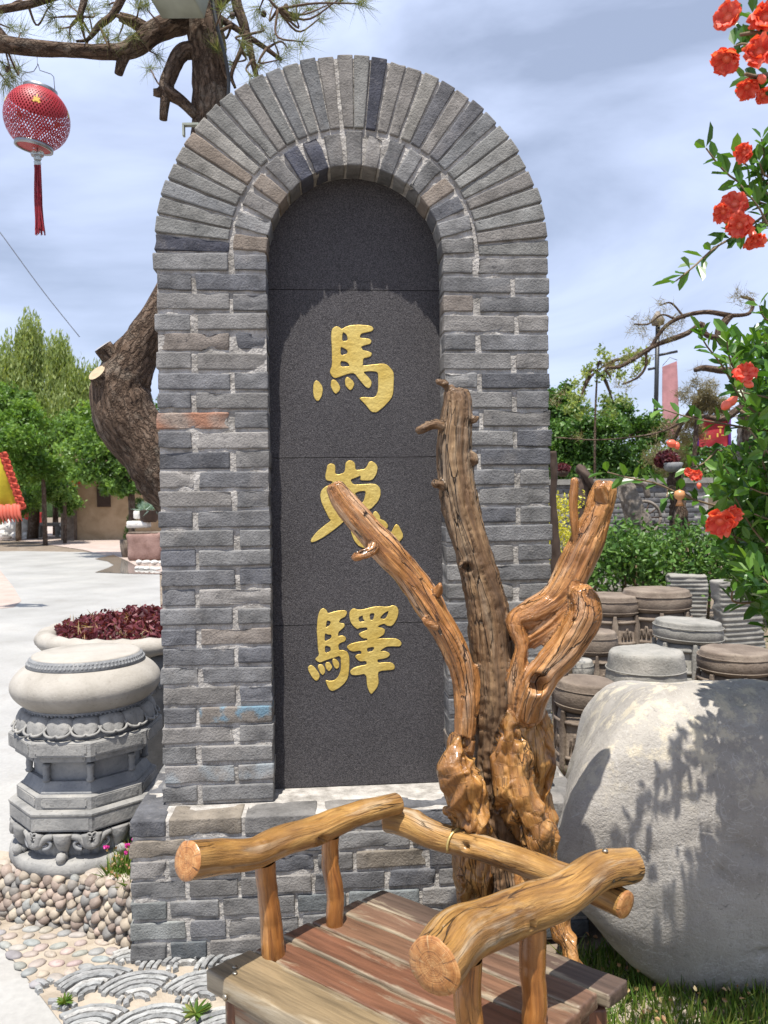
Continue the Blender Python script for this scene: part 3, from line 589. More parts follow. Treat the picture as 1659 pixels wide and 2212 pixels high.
for j, fx, fy in fans:
    if not (-1.1 < fx < .1 and 1.95 < fy < 2.7): continue
    for r_ in np.arange(.030, RF-.004, .0215):
        a = np.linspace(R(-100), R(100), 41); th = a+ang0+R(90); P = np.column_stack([fx+r_*np.cos(th), fy+r_*np.sin(th)])
        ok = np.array([inside(p, treg) and not any(jj < j and (p[0]-qx)**2+(p[1]-qy)**2 < (RF+.004)**2 for jj, qx, qy in fans if jj in (j-1, j-2)) for p in P])
        i = 0
        while i < 41:
            if not ok[i]: i += 1; continue
            k = i
            while k < 41 and ok[k] and k-i < 22: k += 1
            if k-i >= 4:
                seg = P[i:k]; m = len(seg); c = np.array([fx, fy]); rad = (seg-c)/np.linalg.norm(seg-c, axis=1)[:, None]
                tk = .0075; h0 = .016+random.uniform(-.002, .004)
                prof = [(-tk, -.004), (-tk, h0-.003), (-tk*.55, h0), (tk*.55, h0), (tk, h0-.003), (tk, -.004)]; kk = 6
                w = 1+.18*vnoise(np.column_stack([seg*60, np.full(m, r_*90)]), 3)
                v = np.array([[(*(seg[q]+rad[q]*p0*w[q]), z+(.0018*vnoise(np.array([[*(seg[q]*90), z]]), 5)[0] if z > 0 else 0)) for p0, z in prof] for q in range(m)]).reshape(-1, 3)
                f = [[q*kk+s_, q*kk+s_+1, (q+1)*kk+s_+1, (q+1)*kk+s_] for q in range(m-1) for s_ in range(kk-1)]+[list(range(kk))[::-1], [(m-1)*kk+s_ for s_ in range(kk)]]
                mobj('tile', v, f, MT['tile'], tp, False, None, random.choice(TCOL)); ntile += 1
            i = k+2
print('tiles', ntile, 'pebbles', len(pts_))
# ------------------------------------------------------------------ foliage helpers
def leaf_mesh(C, size, normals=None, aspect=.5, fold=.25, shape=6, dirs=None, lv=None, droop=0.):
    """many separate leaves in one mesh; C centres (N,3), size (N,)"""
    n = len(C); size = np.broadcast_to(size, (n,))
    d = rng.normal(size=(n, 3)) if dirs is None else dirs.copy(); d[:, 2] -= droop; d /= np.linalg.norm(d, axis=1)[:, None]+1e-9
    u = rng.normal(size=(n, 3)) if normals is None else normals
    s = np.cross(d, u); s /= np.linalg.norm(s, axis=1)[:, None]+1e-9; nn = np.cross(s, d)
    if shape == 4: prm = [(-.5, 0, 0), (0, .5, 0), (.5, 0, 0), (0, -.5, 0)]; fc = [[0, 1, 2, 3]]
    elif shape == 3: prm = [(0, .5, 0), (0, -.5, 0), (1, 0, 0)]; fc = [[0, 1, 2]]
    else: prm = [(-.5, 0, 0), (-.12, .5, fold), (.28, .36, fold*.8), (.5, 0, -.05), (.28, -.36, fold*.8), (-.12, -.5, fold)]; fc = [[0, 1, 2, 3], [0, 3, 4, 5]]
    k = len(prm); V = np.zeros((n, k, 3))
    for i, (a, b, c) in enumerate(prm): V[:, i] = C+size[:, None]*(d*a+s*b*aspect+nn*c*aspect)
    F = (np.arange(n)[:, None, None]*k+np.array(fc)[None]).reshape(-1, len(fc[0]))
    l = rng.random(n) if lv is None else lv
    return V.reshape(-1, 3), F, {'lv': np.repeat(l, k)}
def leaves(name, C, size, mat, parent=None, **k):
    v, f, a = leaf_mesh(C, size, **k); return mobj(name, v, f, MT[mat], parent, False, a)
def blob(c, r, n, shell=.55):
    d = rng.normal(size=(n, 3)); d /= np.linalg.norm(d, axis=1)[:, None]; q = (shell+(1-shell)*rng.random(n))[:, None]; return np.asarray(c)+d*q*np.asarray(r)
def limb(name, pts, rad, mat, parent, n=10, m=24, rough=.08, sc=1.0):
    P = spline(np.column_stack([pts, rad]), m); v, f, g = tube_data(P[:, :3], P[:, 3], n)
    T, N, B = frames(P[:, :3]); ax = np.repeat(P[:, :3], n, 0); d = v-ax; v = ax+d*(1+rough*2*fbm(np.column_stack([g[:, :2]*40, g[:, 2:]*12])+len(name), 2, 3))[:, None]
    return mobj(name, v, f, MT[mat], parent, True, {'g': g*sc})
# ------------------------------------------------------------------ lotus pedestal, stone drum, planter
PX, PY = -1.15, 2.985; PB = .155; PR = .277
ped = empty('lotus_pedestal', (PX, PY, PB)); tag(ped, 'octagonal carved stone pedestal with lotus petals standing on the pebble wall', 'pedestal')
def octa(name, rings, mat, parent=ped, bevel=0):
    """stack of octagon rings (radius to corner, z in world)"""
    a = R(22.5)+np.arange(8)*R(45); v = []; f = []
    for r_, z in rings: v += [(r_*math.cos(t), r_*math.sin(t), z-PB) for t in a]
    m = len(rings)
    for i in range(m-1):
        for j in range(8): f.append([i*8+j, i*8+(j+1) % 8, (i+1)*8+(j+1) % 8, (i+1)*8+j])
    f.append(list(range(8))[::-1]); f.append([(m-1)*8+j for j in range(8)])
    return mobj(name, v, f, MT[mat], parent, False)
def facet_panel(k, rc, z0, z1, wfrac, mat, parent, th=.003, round_=True):
    t = R(-90)+k*R(45); ap = rc*math.cos(R(22.5)); hw = rc*math.sin(R(22.5))*wfrac; hz = (z1-z0)/2
    c = .35 if round_ else 0.05
    P = []
    for sx, sz in ((1, 1), (-1, 1), (-1, -1), (1, -1)):
        q = hz*c; pts = [(hw*sx, (hz-q)*sz), ((hw-q)*sx, (hz-q)*sz), ((hw-q)*sx, hz*sz)] if round_ else [(hw*sx, hz*sz)]
        P += pts if sx*sz > 0 else pts[::-1]
    n = len(P); nx, ny = math.cos(t), math.sin(t); tx, ty = -ny, nx
    v = [(nx*(ap+d)+tx*a*s, ny*(ap+d)+ty*a*s, (z0+z1)/2-PB+b*s) for d, s in ((-.004, 1.), (th, 1.), (th, .96)) for a, b in P]
    f = [[n+i, n+(i+1) % n, (i+1) % n, i][::-1] for i in range(n)]+[[2*n+i for i in range(n)]]+[[2*n+i, 2*n+(i+1) % n, n+(i+1) % n, n+i][::-1] for i in range(n)]
    return mobj('panel', v, f, MT[mat], parent, False)
ring_v, ring_f = lathe([(PR*.99, 0), (PR*1.02, .02), (PR*1.01, .045), (PR*.97, .055), (PR*.2, .055)], 56); mobj('base_ring', ring_v, ring_f, MT['ped'], ped)
fl = []
for i, (r_, z) in enumerate([(.225, .05), (.235, .07), (.235, .11), (.22, .14)]):
    a = np.arange(192)*2*math.pi/192; rr = r_-.004*(np.arange(192) % 4 < 2); fl.append(np.stack([rr*np.cos(a), rr*np.sin(a), np.full(192, z)], -1))
mobj('fluted_core', np.concatenate(fl), [[i*192+j, i*192+(j+1) % 192, (i+1)*192+(j+1) % 192, (i+1)*192+j] for i in range(3) for j in range(192)], MT['blue'], ped, False)
big = octa('lower_table', [(PR-.05, .305), (PR, .312), (PR, .362), (PR+.004, .368), (PR+.004, .374), (PR-.006, .380), (PR-.05, .382)], 'ped')
mid = octa('moulding', [(PR-.04, .380), (PR-.025, .382), (PR-.025, .424), (PR-.035, .428), (PR-.06, .429)], 'ped')
slope = octa('sloped_course', [(PR-.045, .428), (PR-.045, .434), (PR-.068, .468), (PR-.09, .468)], 'blue')
neck = octa('neck', [(PR-.085, .466), (PR-.085, .535)], 'blue')
cor = octa('cornice', [(PR-.08, .530), (PR-.075, .535), (PR-.045, .543), (PR-.045, .548), (PR-.022, .550), (PR-.022, .575)], 'blue')
top = octa('upper_table', [(PR-.03, .572), (PR, .575), (PR, .622), (PR-.006, .628), (PR-.1, .630)], 'ped')
for k in range(8):
    facet_panel(k, PR, .582, .618, .86, 'ped', top); facet_panel(k, PR-.022, .553, .572, .82, 'ped', cor)
    facet_panel(k, PR-.025, .389, .419, .84, 'ped', mid); facet_panel(k, PR, .318, .358, .90, 'ped', big, .002, False)
    t = R(22.5)+k*R(45); cxx, cyy = (PR-.070)*math.cos(t), (PR-.070)*math.sin(t)
    v, f = lathe([(.012, .468-PB), (.016, .476-PB), (.011, .482-PB), (.013, .50-PB), (.011, .518-PB), (.016, .526-PB), (.012, .533-PB)], 12, (cxx, cyy, 0)); mobj('baluster', v, f, MT['blue'], neck)
    # cabriole leg at each facet middle with scrolls, and corner bracket
    t = R(-90)+k*R(45); ap = PR*math.cos(R(22.5))-.012; nx, ny = math.cos(t), math.sin(t); tx, ty = -ny, nx
    def loc(a, d, z): return (nx*(ap+d)+tx*a, ny*(ap+d)+ty*a, z-PB)
    path = [loc(0, .0, .30), loc(0, .004, .278), loc(0, -.002, .25), loc(0, -.004, .232), loc(0, .012, .218)]
    P = spline(np.column_stack([path, [.036, .030, .020, .015, .020]]), 14); v, f, _ = tube_data(P[:, :3], P[:, 3], 14); leg = mobj('leg', v, f, MT['ped'], ped)
    v, f = lathe([(.001, -.021), (.013, -.016), (.020, 0), (.013, .016), (.001, .021)], 16, loc(0, .022, .222)); mobj('ball_foot', v, f, MT['ped'], leg)
    for s in (-1, 1):
        ang = np.linspace(-.6*math.pi, 1.9*math.pi, 46); rr = .021*(1-(ang+.6*math.pi)/(3.4*math.pi)); P = np.array([loc(s*(.062-rr_*math.cos(q)*1.15), .007, .266+rr_*.85*math.sin(q)) for q, rr_ in zip(ang, rr)])
        v, f, _ = tube_data(P, np.linspace(.0075, .004, 46), 7); mobj('scroll', v, f, MT['blue'], leg)
        P = spline(np.array([loc(s*.035, .004, .292), loc(s*.06, .006, .287), loc(s*.085, .004, .262), loc(s*.112, -.004, .262), loc(s*.118, -.012, .302)]), 18); v, f, _ = tube_data(P, np.linspace(.012, .016, 18), 8); mobj('apron_scroll', v, f, MT['ped'], leg)
        P = np.array([loc(s*(.098-rr_*math.cos(q)), .010, .296+rr_*math.sin(q)) for q, rr_ in zip(ang, rr*.62)]); v, f, _ = tube_data(P, np.linspace(.005, .003, 46), 6); mobj('scroll', v, f, MT['ped'], big)
# lotus petals
for k in range(16):
    t = R(-90)+(k+.5)*R(22.5)+R(8); n1, n2 = 14, 9; V = []
    for i in range(n1+1):
        a = -1+2*i/n1
        for j in range(n2+1):
            b = j/n2; wdt = .049*math.sin(math.pi*min(1, .18+.72*b))**.6; bul = .026*math.sin(math.pi*b)*(1-a*a)**.5*(1-.35*math.exp(-(a/.25)**2)*(b > .55))
            rr = .200+.056*b+bul*.50; z = .701-.050*b**1.3+bul*.72; V.append((rr*math.cos(t)-a*wdt*math.sin(t), rr*math.sin(t)+a*wdt*math.cos(t), z-PB-.012*(b > .85)*(1-abs(a))))
    F = [[i*(n2+1)+j, (i+1)*(n2+1)+j, (i+1)*(n2+1)+j+1, i*(n2+1)+j+1] for i in range(n1) for j in range(n2)]
    pt_ = mobj('lotus_petal', V, F, MT['ped'], ped)
    P = [(( .200+.058*b+.004)*math.cos(t)-a*math.sin(t), (.200+.058*b+.004)*math.sin(t)+a*math.cos(t), .703-.054*b-PB) for a, b in ((-.046, .15), (-.052, .55), (-.040, .92), (-.012, 1.04), (0, .96), (.012, 1.04), (.040, .92), (.052, .55), (.046, .15))]
    v, f, _ = tube_data(spline(P, 30), .0048, 6); mobj('petal_rim', v, f, MT['ped'], pt_)
v, f = lathe([(.05, .625-PB), (.24, .628-PB), (.236, .64-PB), (.19, .70-PB), (.18, .703-PB), (.02, .703-PB)], 48); mobj('petal_bed', v, f, MT['blue'], ped)
# stone drum
DZ = .692; DR = .272; DH = .205
drum = empty('stone_drum', (PX, PY, DZ)); tag(drum, 'pale stone drum with a studded band resting on the lotus pedestal', 'stone drum')
prof = [(.19, 0), (.207, .012)]+[(.207+.066*math.sin(math.pi*t)**.75, .02+(DH-.052)*t) for t in np.linspace(.02, .98, 20)]+[(.208, DH-.030)]
v, f = lathe(prof, 64); mobj('drum_body', v, f, MT['pale'], drum)
v, f = lathe([(.213, DH-.036), (.2165, DH-.034), (.200, DH-.004), (.195, DH-.002)], 64); band = mobj('stud_band', v, f, MT['blue'], drum)
v, f = lathe([(.198, DH-.006), (.196, DH), (.186, DH+.003), (.02, DH+.004)], 64); mobj('drum_head', v, f, MT['pale'], drum)
bm = bmesh.new(); bmesh.ops.create_icosphere(bm, subdivisions=1, radius=.0062); smv = [q.co[:] for q in bm.verts]; smf = [[q.index for q in p.verts] for p in bm.faces]; bm.free()
stud = mesh_of('stud', smv, smf); stud.materials.append(MT['blue'])
for rw in range(2):
    for k in range(88):
        a = (k+.5*rw)*2*math.pi/88; rr = .2095-.008*rw; o = mobj('stud', stud, None, None, band); o.location = (rr*math.cos(a), rr*math.sin(a), DH-.024+.012*rw)
v, f = lathe([(.200, .002), (.210, .008), (.2235, .024), (.220, .027)], 64); lb = mobj('lower_band', v, f, MT['blue'], drum)
for k in range(88):
    a = k*2*math.pi/88; o = mobj('stud', stud, None, None, lb); o.location = (.2185*math.cos(a), .2185*math.sin(a), .016)
# planter bowl behind
qc = at(312, 1350, 4.05); plx, ply = qc[0], 4.05; RZ = .84
pln = empty('stone_planter', (plx, ply, 0)); tag(pln, 'big round carved stone planter bowl behind the stone drum', 'planter')
v, f = lathe([(.30, 0), (.33, .03), (.30, .07), (.24, .13), (.25, .18), (.36, .34), (.44, .54), (.46, .70), (.45, .76)], 64); mobj('bowl', v, f, MT['blue'], pln)
a_ = np.arange(72)*2*math.pi/72; rim = np.stack([.475*np.cos(a_), .475*np.sin(a_), np.full(72, .80)], -1); V = []
for i in range(72):
    c, s = math.cos(a_[i]), math.sin(a_[i]); tw = .0045*math.sin(i*2.2)
    for q in range(14):
        b = q*2*math.pi/14; rr = .475+(.05+tw)*math.cos(b); V.append((rr*c, rr*s, .80+(.042+tw)*math.sin(b)))
mobj('rolled_rim', V, [[i*14+q, ((i+1) % 72)*14+q, ((i+1) % 72)*14+(q+1) % 14, i*14+(q+1) % 14] for i in range(72) for q in range(14)], MT['pale'], pln)
for k in range(10):
    a = R(-90)+k*R(36)+.3; c, s = math.cos(a), math.sin(a); ang = np.linspace(0, 3.6*math.pi, 36); rr = .07*(1-ang/(4.2*math.pi))
    P = np.array([((.452-.02*(z_ < -.02))*c-x_*s, (.452-.02*(z_ < -.02))*s+x_*c, .60+z_) for x_, z_ in zip(rr*np.cos(ang), rr*np.sin(ang))]); v, f, _ = tube_data(P, .010, 6); mobj('cloud_relief', v, f, MT['blue'], pln)
v, f = lathe([(.02, .79), (.44, .775)], 40); mobj('soil', v, f, MT['earth'], pln)
n = 2600; rr = np.sqrt(rng.random(n))*.43; aa = rng.random(n)*6.283; C = np.stack([plx+rr*np.cos(aa), ply+rr*np.sin(aa), .80+.09*(1-(rr/.46)**2)*rng.random(n)+.05*rng.random(n)], -1)
rp_ = empty('dark_red_plant', (plx, ply, .79)); tag(rp_, 'low mass of dark red leafy plants filling the round planter', 'plant')
o = leaves('foliage', C-np.array([plx, ply, .79]), rng.uniform(.022, .042, n), 'red', rp_, aspect=.6)
n = 260; rr = np.sqrt(rng.random(n))*.42; aa = rng.random(n)*6.283; dirs = rng.normal(size=(n, 3))*.5+[0, 0, .6]
ds = leaves('dry_stem', np.stack([rr*np.cos(aa), rr*np.sin(aa), .03+.06*rng.random(n)], -1), rng.uniform(.05, .09, n), 'dryflower', rp_, aspect=.07, shape=4, dirs=dirs)
ds['kind'] = 'stuff'; o['kind'] = 'stuff'
# ------------------------------------------------------------------ rustic bench
SZ = .425
cB, cA, cC = atz(827, 1919, SZ), atz(446, 2097, SZ), atz(1349, 2109, SZ)
ldir = cA-cB; bdir = cC-cB; llen = np.linalg.norm(ldir); blen = np.linalg.norm(bdir); ldir /= llen; bdir /= blen
bench = empty('rustic_bench', (cB+ldir*llen/2+bdir*blen/2)*[1, 1, 0]); tag(bench, 'rustic wooden bench with worn red-brown plank seat and lacquered log arms', 'bench')
BO = np.array(bench.location)
def bpt(l, b, z): return cB*[1, 1, 0]+ldir*l+bdir*b+np.array([0, 0, z])
def plank(l0, l1, b0, b1, z0, z1, col, seed, name='plank', parent=bench, along='b'):
    Ll, Lb, Lz = l1-l0, b1-b0, z1-z0
    P, F = rbox(Ll, Lb, Lz, (10, 22, 5), .005, .0016, seed, .004, 14.)
    P[:, 2] += .0015*fbm(P*[40, 3, 5]+seed, 2, seed)
    v = np.array([bpt((l0+l1)/2, (b0+b1)/2, (z0+z1)/2)])+P[:, :1]*ldir+P[:, 1:2]*bdir+P[:, 2:3]*np.array([0, 0, 1.])-BO
    g = np.column_stack([P[:, 0], P[:, 2], P[:, 1]]) if along == 'b' else np.column_stack([P[:, 1], P[:, 2], P[:, 0]])
    return mobj(name, v, F, MT['plank'], parent, True, {'g': g, 'edge': np.clip((np.abs(P[:, 0])/(Ll/2)-.55)/.45, 0, 1)**2}, col)
wd = np.array([.085, .080, .088, .092, .085, .125]); wd *= llen/wd.sum(); l = 0
cols = [(.075, .05, .038), (.125, .070, .045), (.130, .068, .040), (.128, .055, .030), (.120, .052, .028), (.185, .135, .075)]  # first, back plank: the shadow it lies in is put into its colour
for k in range(6):
    plank(l+(.0035 if k else 0), l+wd[k]-.001, -.004*(k % 2), blen+.012*random.uniform(-1, 1), SZ-.036-(.01 if k == 5 else 0), SZ+random.uniform(-.002, .002), cols[k], 300+k); l += wd[k]
plank(llen-.055, llen-.02, .03, blen-.03, SZ-.12, SZ-.0475, (.20, .10, .05), 320, 'apron'); plank(.02, .05, .03, blen-.03, SZ-.11, SZ-.0375, (.10, .05, .03), 321, 'apron')
for a in (.05, blen-.05):
    plank(.06, llen-.06, a-.015, a+.015, SZ-.11, SZ-.0375, (.10, .05, .03), 322, 'side_rail', along='l')
    for b in (.05, llen-.05):
        P, F = rbox(.06, .06, SZ-.05, (4, 4, 14), .006, .002, int(a*100), .004); c = bpt(b, a, (SZ-.05)/2)
        mobj('leg', c-BO+P, F, MT['plank'], bench, True, {'g': P, 'edge': np.zeros(len(P))}, (.15, .065, .035))
for (lx, bx) in ((llen-.03, .055), (llen-.045, .035)):
    v, f = lathe([(.006, 0), (.0055, .0022), (.002, .0032)], 10, bpt(lx, bx, SZ+.001)-BO); mobj('nail', v, f, MT['steel'], bench)
c = bpt(llen+.004, .07, SZ-.03)-BO; v, f, _ = tube_data([c, c+ldir*.006], .007, 10); mobj('bolt', v, f, MT['steel'], bench)
def log(name, pts, rad, mat, parent, base, n=36, m=90, bumps=.085, dents=(), seed=0, ends=(1, 1), bend=.004):
    P4 = spline(np.column_stack([pts, rad]), m); P, rd = P4[:, :3], P4[:, 3]
    P = P+bend*np.column_stack([fbm(np.column_stack([np.linspace(0, 6, m), np.full(m, seed+i*9.), np.zeros(m)]), 2, seed+i) for i in range(3)])
    v, f, g = tube_data(P, rd, n, False); ax = np.repeat(P, n, 0); d = v-ax; r0 = np.linalg.norm(d, axis=1)[:, None]; d = d/r0
    k = fbm(np.column_stack([g[:, :2]*18, g[:, 2:]*7])+seed, 3, seed)*bumps*2+fbm(np.column_stack([g[:, :2]*90, g[:, 2:]*12])+seed, 2, seed+4)*.03
    v = ax+d*r0*(1+k[:, None])
    rk = np.random.default_rng(seed+3)
    for _ in range(int(5*ends[0]*n/36)):
        q = v[rk.integers(len(v))]; ds = np.linalg.norm(v-q, axis=1); hh = rk.uniform(.003, .008); rr_ = rk.uniform(.010, .018); v = v+d*(np.exp(-(ds/rr_)**2)*hh-np.exp(-(ds/(rr_*.4))**2)*hh*.8)[:, None]
    for (q, rr, dp, lip) in dents:
        q = np.asarray(q); ds = np.linalg.norm(v-q, axis=1); w = np.clip(1-ds/rr, 0, 1); v = v-d*(np.minimum(w*2.5, 1)**1.5*dp)[:, None]+d*(np.exp(-((ds-rr*1.15)/(rr*.35))**2)*lip)[:, None]
    o = mobj(name, v-base, f, MT[mat], parent, True, {'g': g+seed*.37})
    for e in (0, 1):
        if not ends[e]: continue
        rg = v[:n] if e == 0 else v[-n:]; ct_ = rg.mean(0); axd = (P[0]-P[1]) if e == 0 else (P[-1]-P[-2]); axd /= np.linalg.norm(axd)
        V = []; G = []; a = np.arange(n)*2*math.pi/n; rm = np.linalg.norm(rg-ct_, axis=1).mean()
        for s_, out in ((1., 0.), (.94, .003), (.6, .005), (.25, .005)):
            V.append(ct_+(rg-ct_)*s_+axd*out); G.append(np.column_stack([np.cos(a)*rm*s_+seed*.1*0, np.sin(a)*rm*s_, np.full(n, 0.)]))
        V.append(ct_[None]+axd*.004); G.append(np.zeros((1, 3)))
        F = [[i*n+j, i*n+(j+1) % n, (i+1)*n+(j+1) % n, (i+1)*n+j] for i in range(3) for j in range(n)]+[[3*n+j, 3*n+(j+1) % n, 4*n] for j in range(n)]
        if e == 0: F = [q[::-1] for q in F]
        mobj('cut_end', np.concatenate(V)-base, F, MT['endgrain'], o, True, {'g': np.concatenate(G)})
    return o
def px(x, y, Y): return at(x, y, Y)
# left arm, right arm, back rail
log('armrest', [px(404, 1858, 1.60), px(470, 1853, 1.67), px(540, 1848, 1.73), px(600, 1822, 1.79), px(690, 1792, 1.88), px(770, 1762, 1.96), px(856, 1738, 2.04)], [.039, .037, .034, .035, .034, .030, .028], 'log', bench, BO, seed=1, dents=[(px(692, 1813, 1.845), .016, .025, .002)])
log('armrest', [px(938, 2090, 1.30), px(985, 2035, 1.37), px(1050, 2000, 1.44), px(1130, 1968, 1.52), px(1210, 1935, 1.58), px(1290, 1885, 1.65), px(1362, 1870, 1.71)], [.050, .050, .046, .046, .043, .040, .037], 'log', bench, BO, seed=2, bumps=.06, dents=[(px(1140, 1995, 1.475), .013, .022, .004)])
log('back_rail', [px(838, 1772, 2.075), px(880, 1778, 2.05), px(940, 1806, 2.0), px(1010, 1825, 1.95), px(1100, 1852, 1.88), px(1200, 1887, 1.79), px(1290, 1925, 1.71), px(1348, 1957, 1.655)], [.032, .036, .034, .031, .031, .031, .031, .030], 'log', bench, BO, seed=3, dents=[(px(1003, 1828, 1.915), .014, .026, .002), (px(1078, 1847, 1.87), .010, .006, .004)])
for (x0, y0, Y0, x1, y1, Y1, r0, r1) in ((590, 2062, 1.775, 574, 1862, 1.765, .026, .024), (723, 2000, 1.895, 716, 1808, 1.90, .022, .021), (1152, 2225, 1.525, 1150, 2000, 1.535, .024, .026), (1012, 2400, 1.385, 1012, 2070, 1.395, .026, .026)):
    p0, p1 = at(x0, y0, Y0), at(x1, y1, Y1); p0[2] = SZ-.01
    log('post', [p0, p0*.66+p1*.34+[.004, 0, 0], p0*.33+p1*.67-[.003, 0, 0], p1], [r0, r0*.98, r1, r1], 'post', bench, BO, n=20, m=30, seed=int(x0), ends=(0, 0), bumps=.05)
for q in ((1316, 1868, 1.63), (1330, 1876, 1.64)):
    v, f = lathe([(.007, 0), (.0065, .004), (.002, .006)], 10, px(*q)-BO+np.array([0, .03, .014])); mobj('bolt', v, f, MT['steel'], bench)
a = np.linspace(-.3, 1.1*math.pi, 16); c = px(988, 1822, 1.965); v, f, _ = tube_data(np.array([c+bdir*.0+np.array([0, 0, .036])*math.sin(q)+ldir*.038*math.cos(q) for q in a]), .0032, 8); mobj('wire_tie', v-BO, f, MT['brass'], bench)
# ------------------------------------------------------------------ driftwood trunk
LB = []      # (kind, points)
def dl(kind, *pts): LB.append((kind, [(*at(x, y, Y), r*Y/FPX) for x, y, Y, r in pts]))
dl(0, (985, 846, 2.07, 27), (988, 880, 2.07, 32), (983, 940, 2.07, 37), (982, 1000, 2.07, 39), (996, 1100, 2.06, 41), (1024, 1200, 2.05, 41), (1052, 1300, 2.05, 46), (1066, 1400, 2.05, 50), (1070, 1500, 2.04, 50), (1068, 1620, 2.05, 46), (1075, 1750, 2.05, 55), (1085, 1900, 2.05, 65))
dl(0, (982, 858, 2.07, 16), (962, 832, 2.06, 9), (943, 826, 2.05, 5)); dl(0, (975, 930, 2.06, 16), (940, 918, 2.05, 13), (912, 928, 2.04, 10), (903, 934, 2.04, 6)); dl(0, (1012, 908, 2.06, 12), (1026, 906, 2.05, 7), (1036, 902, 2.04, 3)); dl(0, (968, 1056, 2.05, 14), (945, 1046, 2.04, 10), (937, 1050, 2.03, 7)); dl(0, (1018, 985, 2.06, 16), (1026, 1000, 2.05, 10)); dl(0, (1012, 1215, 2.03, 18), (1000, 1228, 2.02, 11))
dl(1, (720, 1050, 1.98, 22), (745, 1090, 1.98, 27), (790, 1140, 1.985, 29), (830, 1185, 1.99, 31), (880, 1240, 2.0, 32), (930, 1312, 2.0, 33), (968, 1375, 2.0, 31), (992, 1430, 2.0, 29), (1004, 1500, 2.0, 25), (1004, 1580, 2.0, 22), (996, 1625, 2.0, 26))
dl(1, (806, 1170, 1.97, 14), (800, 1190, 1.95, 12), (775, 1200, 1.94, 11), (764, 1207, 1.94, 7)); dl(1, (944, 1280, 1.98, 12), (951, 1262, 1.96, 6)); dl(1, (945, 1350, 1.98, 16), (924, 1346, 1.97, 10), (913, 1338, 1.96, 5)); dl(1, (1020, 1440, 2.0, 14), (1022, 1480, 2.0, 14), (1016, 1540, 2.0, 16))
dl(2, (1005, 1590, 2.0, 20), (985, 1630, 1.99, 30), (1000, 1690, 1.98, 42), (1015, 1735, 1.98, 42), (1035, 1780, 1.97, 26), (1058, 1800, 1.96, 18)); dl(2, (975, 1640, 2.0, 18), (972, 1665, 2.0, 16)); dl(2, (1000, 1750, 2.02, 40), (1000, 1800, 2.02, 26))
dl(2, (1112, 1540, 2.0, 22), (1105, 1600, 1.99, 36), (1110, 1680, 1.98, 46), (1125, 1745, 1.97, 50), (1160, 1800, 1.97, 42), (1180, 1845, 1.97, 30)); dl(2, (1120, 1630, 1.98, 30), (1135, 1670, 1.97, 22)); dl(2, (1085, 1690, 1.98, 22), (1085, 1740, 1.98, 22)); dl(2, (1140, 1770, 1.95, 30), (1172, 1790, 1.95, 30))
dl(1, (1122, 1540, 2.0, 28), (1118, 1480, 1.99, 24), (1122, 1430, 1.98, 18), (1128, 1395, 1.98, 16), (1116, 1345, 1.99, 22), (1150, 1325, 2.0, 30), (1200, 1292, 2.0, 33), (1234, 1240, 2.0, 37), (1262, 1180, 2.0, 36), (1288, 1115, 2.0, 30), (1305, 1062, 2.0, 27), (1308, 1044, 2.0, 22))
dl(1, (1140, 1385, 2.0, 24), (1180, 1355, 1.99, 24), (1215, 1325, 1.98, 20), (1240, 1300, 1.97, 18))
dl(1, (1140, 1540, 1.99, 34), (1150, 1500, 1.97, 36), (1180, 1448, 1.96, 36), (1222, 1400, 1.95, 39), (1258, 1345, 1.94, 40), (1264, 1310, 1.94, 36), (1252, 1275, 1.94, 26)); dl(1, (1275, 1330, 1.95, 24), (1296, 1315, 1.95, 12))
dl(1, (1246, 1200, 1.99, 12), (1240, 1150, 1.98, 9), (1238, 1090, 1.98, 8), (1241, 1036, 1.98, 7.5))
dl(1, (1300, 1080, 1.98, 16), (1292, 1050, 1.965, 12))
dl(2, (1150, 1520, 2.03, 36), (1158, 1620, 2.04, 42), (1160, 1700, 2.05, 44), (1150, 1800, 2.05, 50), (1120, 1900, 2.06, 75)); dl(2, (1050, 1800, 2.06, 60), (1050, 1880, 2.06, 66), (1060, 2000, 2.08, 72), (1100, 2150, 2.10, 95), (1110, 2300, 2.10, 120)); dl(2, (1170, 1850, 2.02, 36), (1190, 1940, 2.0, 32), (1205, 2000, 1.98, 26), (1228, 2050, 1.95, 20), (1250, 2180, 1.93, 22)); dl(2, (1020, 1900, 2.03, 30), (1010, 1970, 2.02, 26), (1000, 2100, 2.02, 30))
